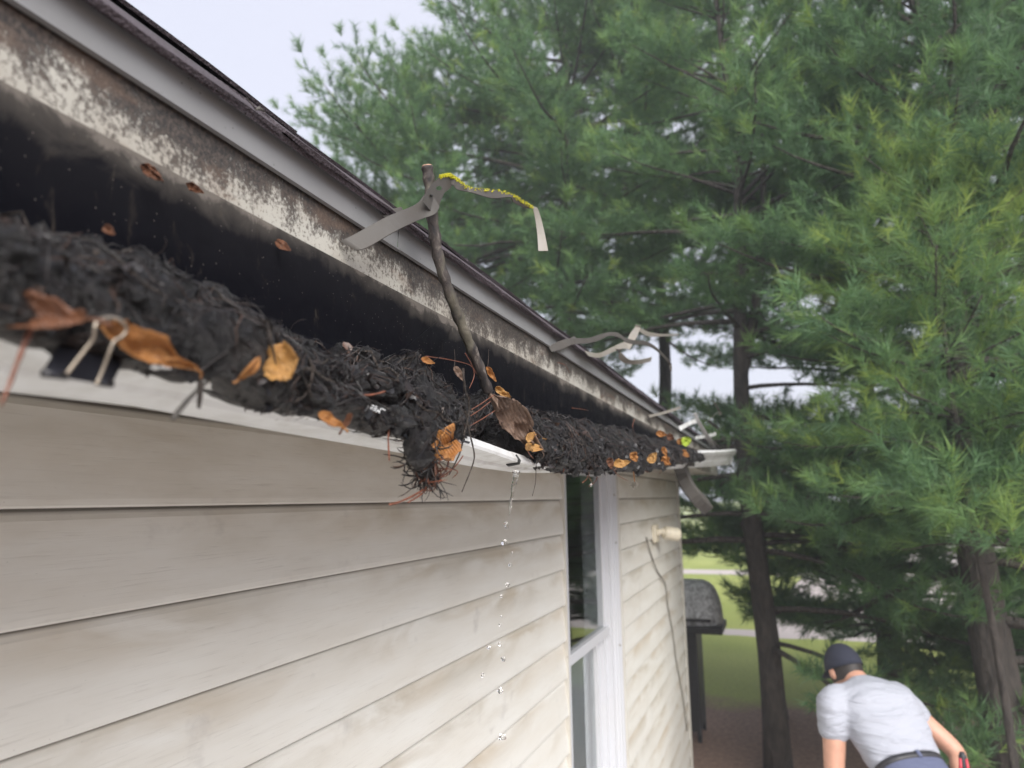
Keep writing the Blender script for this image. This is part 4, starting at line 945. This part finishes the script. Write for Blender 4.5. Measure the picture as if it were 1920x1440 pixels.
# ------------------------------------------------------------------ pines
HEAD = PD(1600, 1270, 4.3)
def pine(label, base, height, crown0, maxlen, seed, density=1.0, tr=.13, lean=(0, 0), fork=None, up=0.0, young=False, nwid=.0080, shape=1.0, needles=26, gap=None, tone=0.0, group='pines behind the house'):
    r = np.random.default_rng(seed); root = empty('pine_tree', tuple(base)); tag(root, label, 'tree', group)
    b = Vector(base)
    def tp(h): return Vector((lean[0]*h + .05*math.sin(h*1.3+seed), lean[1]*h + .05*math.cos(h*1.1+seed), h))
    hs = np.linspace(0, height, 16)
    o = tube('trunk', [tp(h) for h in hs], [tr*(1.15 if h < .2 else 1)*(1-.93*h/height)+.008 for h in hs], M['bark'], None, 12, jit=.12); o.parent = root
    if fork:
        h0, dx, dy_ = fork; p0 = tp(h0)
        o = tube('trunk_fork', smoothpath([p0, p0+Vector((dx*.35, dy_*.35, .45)), p0+Vector((dx*.8, dy_*.8, 1.3)), p0+Vector((dx, dy_, 2.4))], 4), list(np.linspace(tr*.62, .02, 13)), M['bark'], None, 10, jit=.12); o.parent = root
    SP, SD, SS, ST_ = [], [], [], []
    h = crown0; wi = 0; step = .27 if young else .34
    while h < height-.12:
        rel = (h-crown0)/(height-crown0); nb = int(r.integers(5, 8))
        Lm = maxlen*(1-rel**2.6)**.8*(.85+.15*min(1, (rel+.12)/.3))*shape
        az0 = r.uniform(0, 6.28)
        for k in range(nb):
            if r.random() > .93*density+.1: continue
            if gap and gap[0] < h < gap[1] and r.random() < .62: continue
            az = az0+k*2*math.pi/nb+r.normal(0, .25); L = max(.22, Lm*r.uniform(.62, 1.12)); el = .02+.75*rel**1.4+up+r.normal(0, .10)
            hh = h+r.normal(0, .1); p0 = tp(hh); out_ = np.array([math.cos(az), math.sin(az), 0])
            NS = 9; pts = []; p = np.array(p0); d = out_*math.cos(el)+np.array([0, 0, math.sin(el)])
            side = np.array([-out_[1], out_[0], 0])
            for s in range(NS):
                pts.append(p.copy()); f = s/NS
                d = d + np.array([0, 0, (-.09 if f < .5 else .16)*(1-rel)]) + side*r.normal(0, .07); d /= np.linalg.norm(d); p = p+d*L/(NS-1)
            wp = [Vector(base)+Vector(q) for q in pts]
            if any((q.x < .30 and q.y < 6.1) or (q.x < .55 and q.z < 1.62) or (q-HEAD).length < .8 or (q.y < 4.7 and q.z < 1.9) for q in wp): continue
            rb = max(.008, tr*.30*(L/maxlen)**.8)
            o = tube('limb', [Vector(q) for q in pts], list(np.linspace(rb, .004, NS)), M['limb'], None, 5, jit=.2); o.parent = root
            pa = np.array(pts)
            nbr = max(4, int(L/.095*density)); t0 = .30 if not young else .15
            for q in range(nbr):
                t = t0+(1-t0)*(q+r.random())/nbr; x = t*(NS-1); i0 = min(int(x), NS-2); c = pa[i0]+(pa[i0+1]-pa[i0])*(x-i0); td = pa[i0+1]-pa[i0]; td /= np.linalg.norm(td)
                sg = 1 if q % 2 else -1; sl_ = (.16+.34*L*.5*(1-t)**.7+.10)*r.uniform(.6, 1.2); sdir = td*.75+np.cross([0, 0, 1.0], td)*sg*r.uniform(.5, 1.1)+np.array([0, 0, r.normal(.22, .22)]); sdir /= np.linalg.norm(sdir)
                nsh = max(2, int(sl_/.07))
                for z in range(nsh):
                    tt = (z+.6)/nsh; c2 = c+sdir*sl_*tt+np.array([0, 0, .10*sl_*tt*tt])
                    dd = sdir*.8+np.array([0, 0, .45])+r.normal(0, .38, 3); dd /= np.linalg.norm(dd)
                    SP.append(c2); SD.append(dd); SS.append(r.uniform(.8, 1.2)*(1.12 if z == nsh-1 else 1)); ST_.append(min(1, max(0, r.normal(.38, .18)+(.22 if z == nsh-1 else 0)+.10*rel+tone+(.22 if young else 0))))
            for q in range(3):                                             # tip candles
                dd = d*.8+np.array([0, 0, .7])+r.normal(0, .25, 3); dd /= np.linalg.norm(dd); SP.append(p); SD.append(dd); SS.append(1.2); ST_.append(min(1, r.uniform(.5, .92)))
        h += step*r.uniform(.8, 1.2)*(1-.35*rel)
    for q in range(14):                                                   # leader
        dd = np.array([0, 0, 1.0])+r.normal(0, .35, 3); SP.append(np.array(tp(height-.02-.03*q))); SD.append(dd/np.linalg.norm(dd)); SS.append(1.3); ST_.append(.8)
    if young:                                                            # pale candles at the top
        for q in range(7):
            a = q*2.4; tl_ = .95 if q == 0 else r.uniform(.45, .9); dd = np.array([math.cos(a)*tl_, math.sin(a)*tl_, 1.0]) if q else np.array([.05, 0, 1.0]); dd /= np.linalg.norm(dd); p0 = np.array(tp(height-.05-.02*q)); LL = r.uniform(.22, .36)
            for z in range(16):
                SP.append(p0+dd*LL*z/16); SD.append(dd+r.normal(0, .06, 3)); SS.append(.62); ST_.append(r.uniform(.85, 1))
            o = tube('limb', [Vector(p0), Vector(p0+dd*LL)], [.007, .004], M['limb'], None, 5); o.parent = root
    SP, SD, SS, ST_ = map(np.array, (SP, SD, SS, ST_)); N = len(SP); K = needles
    A = np.cross(SD, [0.31, .52, .8]); A /= np.linalg.norm(A, axis=1, keepdims=True); B = np.cross(SD, A)
    ph = r.uniform(0, 6.283, (N, K)); al = r.uniform(.35, 1.0, (N, K)); ln = r.uniform(.08, .13, (N, K))*SS[:, None]; s0 = r.uniform(0, .11, (N, K))*SS[:, None]
    rad = A[:, None]*np.cos(ph)[..., None]+B[:, None]*np.sin(ph)[..., None]
    nd = SD[:, None]*np.cos(al)[..., None]+rad*np.sin(al)[..., None]; nd[..., 2] -= .12; nd /= np.linalg.norm(nd, axis=2, keepdims=True)
    st0 = SP[:, None]+SD[:, None]*s0[..., None]; wv = np.cross(nd, r.normal(size=(N, K, 3))); wv /= np.linalg.norm(wv, axis=2, keepdims=True)
    V = np.stack([st0-wv*nwid/2, st0+wv*nwid/2, st0+nd*ln[..., None]], axis=2).reshape(-1, 3); F = np.arange(len(V)).reshape(-1, 3)
    tint = np.repeat(np.clip(ST_[:, None]+r.normal(0, .05, (N, K)), 0, 1).ravel(), 3)
    o = npmesh('crown', V, F, M['pine'], None, False, tint); o.parent = root
    return len(F)
tot = 0
def gz(px, d): g = G(px, d); return (g.x, g.y, 0)
tot += pine('forked pine with dark bare trunk just right of the house corner', gz(1425, 6.6), 7.6, 1.15, 2.3, 1, 1.1, .10, fork=(3.35, .34, .2), gap=(2.95, 4.2))
tot += pine('big pine with thick dark trunk at the right edge behind the man', gz(1850, 5.9), 6.5, 1.15, 2.0, 2, 1.05, .14, tone=-.16)
tot += pine('tall pine rising over the middle of the roof', gz(1085, 9.6), 10.2, 4.8, 3.3, 3, .95, .13)
tot += pine('leftmost pine whose shoots stand against the sky', gz(830, 10.2), 8.5, 4.0, 3.2, 24, .95, .13)
tot += pine('dense pine standing back between the two dark trunks', gz(1660, 8.4), 7.3, .9, 2.6, 5, 1.1, .12, gap=(3.1, 4.4))
tot += pine('pine at the upper right corner with an open crown against the sky', gz(2110, 7.8), 9.8, 1.4, 1.9, 6, .95, .15)
tot += pine('young light green pine with upright candles right of the forked pine', gz(1842, 4.9), 4.25, 2.0, 1.0, 7, 1.2, .018, young=True, up=.25, nwid=.005, needles=28)
tot += pine('dense pine behind the forked trunk', gz(1262, 10.6), 10.2, 5.8, 3.0, 8, 1.0, .13)
tot += pine('short bushy pine beyond the grill with low green sprays', gz(1446, 8.4), 3.0, 1.45, 1.5, 9, 1.1, .05)
sc['crown_tris'] = tot
if tot > 2600000: raise RuntimeError('crown tris %d' % tot)
# small red ribbon in the big pine
rp = PD(1828, 991, 5.2)
rbn = empty('red_ribbon', tuple(rp)); tag(rbn, 'small red ribbon tied in the big pine', 'ribbon')
for k in range(5):
    a = k*1.3; o = tube('loop', [(0, 0, 0), (.018*math.cos(a), .012*math.sin(a), .02*math.sin(a*2)+.01), (.026*math.cos(a+.5), .01, .03*math.sin(a*2)-.008), (0, .004, -.004*k)], [.005, .009, .008, .003], M['red'], n=6); o.parent = rbn

# ------------------------------------------------------------------ man bending over
man = empty('person', tuple(G(1715, 4.05))); tag(man, 'man in white T-shirt, dark cap and jeans bending forward under the pines', 'person')
def loft(secs, n=20):
    """secs: (center, side vector, front vector, half width, half depth)"""
    V, F = [], []
    for c, s, f, w_, d_ in secs:
        for k in range(n):
            th = 2*math.pi*k/n; ct, sn = math.cos(th), math.sin(th)
            V.append(c + s*w_*math.copysign(abs(ct)**.85, ct) + f*d_*math.copysign(abs(sn)**.85, sn))
    for i in range(len(secs)-1):
        for k in range(n): F.append((i*n+k, i*n+(k+1) % n, (i+1)*n+(k+1) % n, (i+1)*n+k))
    F += [tuple(range(n-1, -1, -1)), tuple(range((len(secs)-1)*n, len(secs)*n))]
    return V, F
def limbl(pts, rad, sub=5, n=14):
    P = smoothpath(pts, sub); rr = np.interp(np.linspace(0, 1, len(P)), np.linspace(0, 1, len(rad)), rad); secs = []; prev = None
    for i, p in enumerate(P):
        t = (P[min(i+1, len(P)-1)]-P[max(i-1, 0)]).normalized(); a = (t.orthogonal() if prev is None else prev-t*prev.dot(t)).normalized(); prev = a
        secs.append((p, a, t.cross(a), rr[i], rr[i]))
    t0 = (P[0]-P[1]).normalized(); t1 = (P[-1]-P[-2]).normalized()
    s = secs[0]; e = secs[-1]
    secs = [(s[0]+t0*rr[0]*.75, s[1], s[2], rr[0]*.5, rr[0]*.5)]+secs+[(e[0]+t1*rr[-1]*.75, e[1], e[2], rr[-1]*.5, rr[-1]*.5)]
    return loft(secs, n)
def ellip(c, rx, ry, rz, X=Vector((1, 0, 0)), Y=Vector((0, 1, 0)), Z=Vector((0, 0, 1)), n=16, m_=10):
    V, F = [], []
    for i in range(1, m_):
        ph = math.pi*i/m_
        for k in range(n):
            th = 2*math.pi*k/n; V.append(c+X*rx*math.sin(ph)*math.cos(th)+Y*ry*math.sin(ph)*math.sin(th)+Z*rz*math.cos(ph))
    V += [c+Z*rz, c-Z*rz]; a, b = len(V)-2, len(V)-1
    for i in range(m_-2):
        for k in range(n): F.append((i*n+k, (i+1)*n+k, (i+1)*n+(k+1) % n, i*n+(k+1) % n))
    for k in range(n): F.append((a, k, (k+1) % n)); F.append((b, (m_-2)*n+(k+1) % n, (m_-2)*n+k))
    return V, F
def merge(name, parts, mat, voxel=.012, smooth=6, disp=None):
    V, F = [], []
    for v, f in parts: n0 = len(V); V += list(v); F += [tuple(i+n0 for i in q) for q in f]
    o = mesh(name, V, F, mat); rm = o.modifiers.new('r', 'REMESH'); rm.mode = 'VOXEL'; rm.voxel_size = voxel; rm.use_smooth_shade = True
    sm = o.modifiers.new('s', 'SMOOTH'); sm.factor = .5; sm.iterations = smooth
    dg = bpy.context.evaluated_depsgraph_get(); me = bpy.data.meshes.new_from_object(o.evaluated_get(dg)); o.modifiers.clear(); o.data = me
    if disp:
        for v in me.vertices: v.co += Vector(v.normal)*disp(v.co)
    me.polygons.foreach_set('use_smooth', [True]*len(me.polygons))
    return place(o, man)
D = 4.05
pel = PD(1718, 1462, D-.05); chest = PD(1655, 1338, D+.14); neck = PD(1606, 1278, D+.26); head = PD(1584, 1256, D+.33)
sp = (neck-pel).normalized()
lsh = PD(1562, 1322, D+.02); rsh = PD(1712, 1308, D+.30)
side = (rsh-lsh); side = (side-sp*side.dot(sp)).normalized(); fr = side.cross(sp).normalized()     # fr: out of the back or chest
def S(t, off=0): return pel.lerp(neck, t)+fr*off
if fr.z < 0: fr = -fr                                           # fr now points out of the back
TW = 1.13
tors = [(c_, a_*TW, b_*1.12) for c_, a_, b_ in [(S(.145), .150, .098), (S(.19), .155, .103), (S(.25, .005), .160, .105), (S(.45, .02), .175, .112), (S(.65, .028), .188, .118), (S(.80, .02), .185, .105), (S(.92, .005), .13, .08), (S(1.0, -.005), .06, .054)]]
wr = lambda co: .007*noise.noise(Vector((co.x*7, co.y*7, co.z*26)))+.003*noise.noise(Vector((co.x*16, co.y*13, co.z*40)))
LS = S(.80)-side*.185-fr*.015; RS = S(.80)+side*.185-fr*.015
lel = PD(1566, 1462, D-.02); lha = PD(1612, 1560, D+.08); rel_ = PD(1790, 1408, D+.28); rha = PD(1806, 1470, D+.14)
LSl = lsh.lerp(LS, .25)
lsl = LSl.lerp(lel, .40)
merge('shirt', [loft([(c, side, fr, a, b) for c, a, b in tors], 26), limbl([LS+side*.05, LSl, lsl], [.085, .078, .066]), limbl([RS-side*.05, RS, RS.lerp(rel_, .42)], [.085, .074, .062])], M['shirt'], .011, 5, wr)
# body: arms, hands with fingers, neck, head, legs in one mesh
def hand(wr_, dirv, palmn):
    d = dirv.normalized(); pn = (palmn-d*palmn.dot(d)).normalized(); sdv = d.cross(pn); res = [ellip(wr_+d*.05, .040, .018, .055, sdv, pn, d, 12, 8)]
    for k, L in ((-1.5, .065), (-.5, .078), (.5, .074), (1.5, .058)):
        b = wr_+d*.085+sdv*k*.019; res.append(limbl([b-d*.02, b+d*L*.45, b+d*L*.75+pn*.014, b+d*L*.9+pn*.034], [.0095, .009, .0085, .0075], 3, 8))
    b = wr_+d*.03-sdv*.032; res.append(limbl([b, b+d*.03-sdv*.022+pn*.01, b+d*.06-sdv*.026+pn*.022], [.012, .0105, .009], 3, 8)); return res
hipL = pel-side*.085-sp*.05; hipR = pel+side*.085-sp*.05
gfwd = Vector((sp.x, sp.y, 0)).normalized()
def foot(h, s): return Vector((h.x, h.y, 0))+gfwd*-.02+side*s*.03
fl_, fr_ = foot(hipL, -1), foot(hipR, 1)
kl = hipL.lerp(fl_, .5)+gfwd*.05; kl.z = .5; kr = hipR.lerp(fr_, .5)+gfwd*.05; kr.z = .5
hz = (head-neck).normalized(); hup = (hz*.55+Vector((0, 0, .8))).normalized(); hfw = (gfwd*.7+Vector((0, 0, -.75))); hfw = (hfw-hup*hfw.dot(hup)).normalized(); hsd = hup.cross(hfw)
bodyp = [limbl([S(.86), S(1.0), neck.lerp(head, .5)], [.07, .062, .058]), ellip(head, .076, .097, .115, hsd, hfw, hup), ellip(head+hfw*.05-hup*.05, .052, .05, .06, hsd, hfw, hup),
         ellip(head+hfw*.105-hup*.02, .014, .02, .022, hsd, hfw, hup), ellip(head-hsd*.080-hup*.01, .012, .022, .034, hsd, hfw, hup), ellip(head+hsd*.080-hup*.01, .012, .022, .034, hsd, hfw, hup),
         limbl([LSl, LSl.lerp(lel, .5), lel, lel.lerp(lha, .35), lha], [.060, .052, .043, .044, .030]), limbl([RS, RS.lerp(rel_, .5), rel_, rel_.lerp(rha, .5), rha], [.058, .050, .042, .038, .029]),
         loft([(c-fr*.006, side, fr, a*.82, b*.8) for c, a, b in tors], 20), limbl([hipL, kl, Vector((fl_.x, fl_.y, .09))], [.08, .055, .04]), limbl([hipR, kr, Vector((fr_.x, fr_.y, .09))], [.08, .055, .04])]
bodyp += hand(lha, lha-lel, -fr) + hand(rha, rha-rel_, -fr)
merge('body', bodyp, M['skin'], .0085, 3)
merge('jeans', [loft([(pel-sp*.12, side, fr, .15, .115), (pel-sp*.02, side, fr, .168, .118), (S(.08), side, fr, .168, .112), (S(.135), side, fr, .164, .108)], 22), limbl([hipL-sp*.02, hipL.lerp(kl, .5), kl, Vector((fl_.x, fl_.y, .08))], [.098, .085, .068, .058]), limbl([hipR-sp*.02, hipR.lerp(kr, .5), kr, Vector((fr_.x, fr_.y, .08))], [.098, .085, .068, .058])], M['jeans'], .011, 4)
place(mesh('belt', *loft([(S(.085), side, fr, .1715, .1155), (S(.138), side, fr, .1685, .1125)], 26), M['belt'], None, True), man)
place(mesh('belt_loop', *loft([(S(.08)+fr*.116, side, fr, .010, .006), (S(.145)+fr*.1135, side, fr, .010, .006)], 8), M['jeans']), man)
for ft in (fl_, fr_): place(mesh('shoe', *loft([(ft+gfwd*-.09+Vector((0, 0, .045)), gfwd.cross(Vector((0, 0, 1))), Vector((0, 0, 1)), .035, .04), (ft+Vector((0, 0, .05)), gfwd.cross(Vector((0, 0, 1))), Vector((0, 0, 1)), .042, .048), (ft+gfwd*.11+Vector((0, 0, .035)), gfwd.cross(Vector((0, 0, 1))), Vector((0, 0, 1)), .045, .034), (ft+gfwd*.18+Vector((0, 0, .025)), gfwd.cross(Vector((0, 0, 1))), Vector((0, 0, 1)), .03, .022)], 14), M['belt'], None, True), man)
# cap: crown dome with brim, hair below it
def dome(c, rx, ry, rz, cut, n=24, m_=9):
    V, F = [], []
    for i in range(m_+1):
        ph = cut*(1-i/m_)
        for k in range(n):
            th = 2*math.pi*k/n; V.append(c+hsd*rx*math.sin(ph)*math.cos(th)+hfw*ry*math.sin(ph)*math.sin(th)+hup*rz*math.cos(ph))
    for i in range(m_):
        for k in range(n): F.append((i*n+k, i*n+(k+1) % n, (i+1)*n+(k+1) % n, (i+1)*n+k))
    return V, F
o = mesh('cap', *dome(head+hup*.012, .088, .110, .122, 1.62), M['cap'], None, True); o.modifiers.new('s', 'SOLIDIFY').thickness = .003; place(o, man)
hr = mesh('hair', *dome(head-hfw*.006, .080, .101, .119, 2.05), M['hair'], None, True); place(hr, man)
V, F = [], []
for i in range(13):
    a = -1.05+2.1*i/12
    for t in (0, 1): V.append(head+hup*(.018-.022*t)+hsd*math.sin(a)*(.086+.0*t)+hfw*(math.cos(a)*.104+t*(.07*math.cos(a)**.5 if math.cos(a) > 0 else 0)))
for i in range(12): F.append((2*i, 2*i+2, 2*i+3, 2*i+1))
o = mesh('cap_brim', V, F, M['cap'], None, True); o.modifiers.new('s', 'SOLIDIFY').thickness = .003; place(o, man)
# red-handled tool on the belt
tl = empty('belt_tool', tuple(PD(1808, 1440, D-.02))); tag(tl, 'red and black handled tool tucked at the right hip of the man', 'tool')
p = PD(1806, 1432, D-.01); 
o = tube('handle', [p+Vector((0, 0, .05)), p+Vector((0, 0, .03)), p+Vector((.003, 0, -.03)), p+Vector((.004, 0, -.10))], [.010, .017, .018, .014], M['belt'], n=10); place(o, tl)
for s_ in (-1, 1):
    o = tube('grip', [p+Vector((s_*.012, -.012, .026)), p+Vector((s_*.015, -.013, -.03)), p+Vector((s_*.013, -.012, -.10))], [.006, .0085, .006], M['red'], n=8); place(o, tl)

# ------------------------------------------------------------------ thin haze, added to lift the dark tones of the pines
hz_m = bpy.data.materials.new('added_haze'); hz_m.use_nodes = True; hn = hz_m.node_tree.nodes; hn.remove(hn['Principled BSDF'])
pv = hn.new('ShaderNodeVolumePrincipled'); pv.inputs['Color'].default_value = (.90, .94, 1, 1); pv.inputs['Density'].default_value = .0055
hz_m.node_tree.links.new(pv.outputs[0], hn['Material Output'].inputs['Volume'])
tag(box('haze', -60, 60, -20, 90, -1, 12.5, hz_m), 'thin haze added around the yard and pines to pale them', kind='stuff')
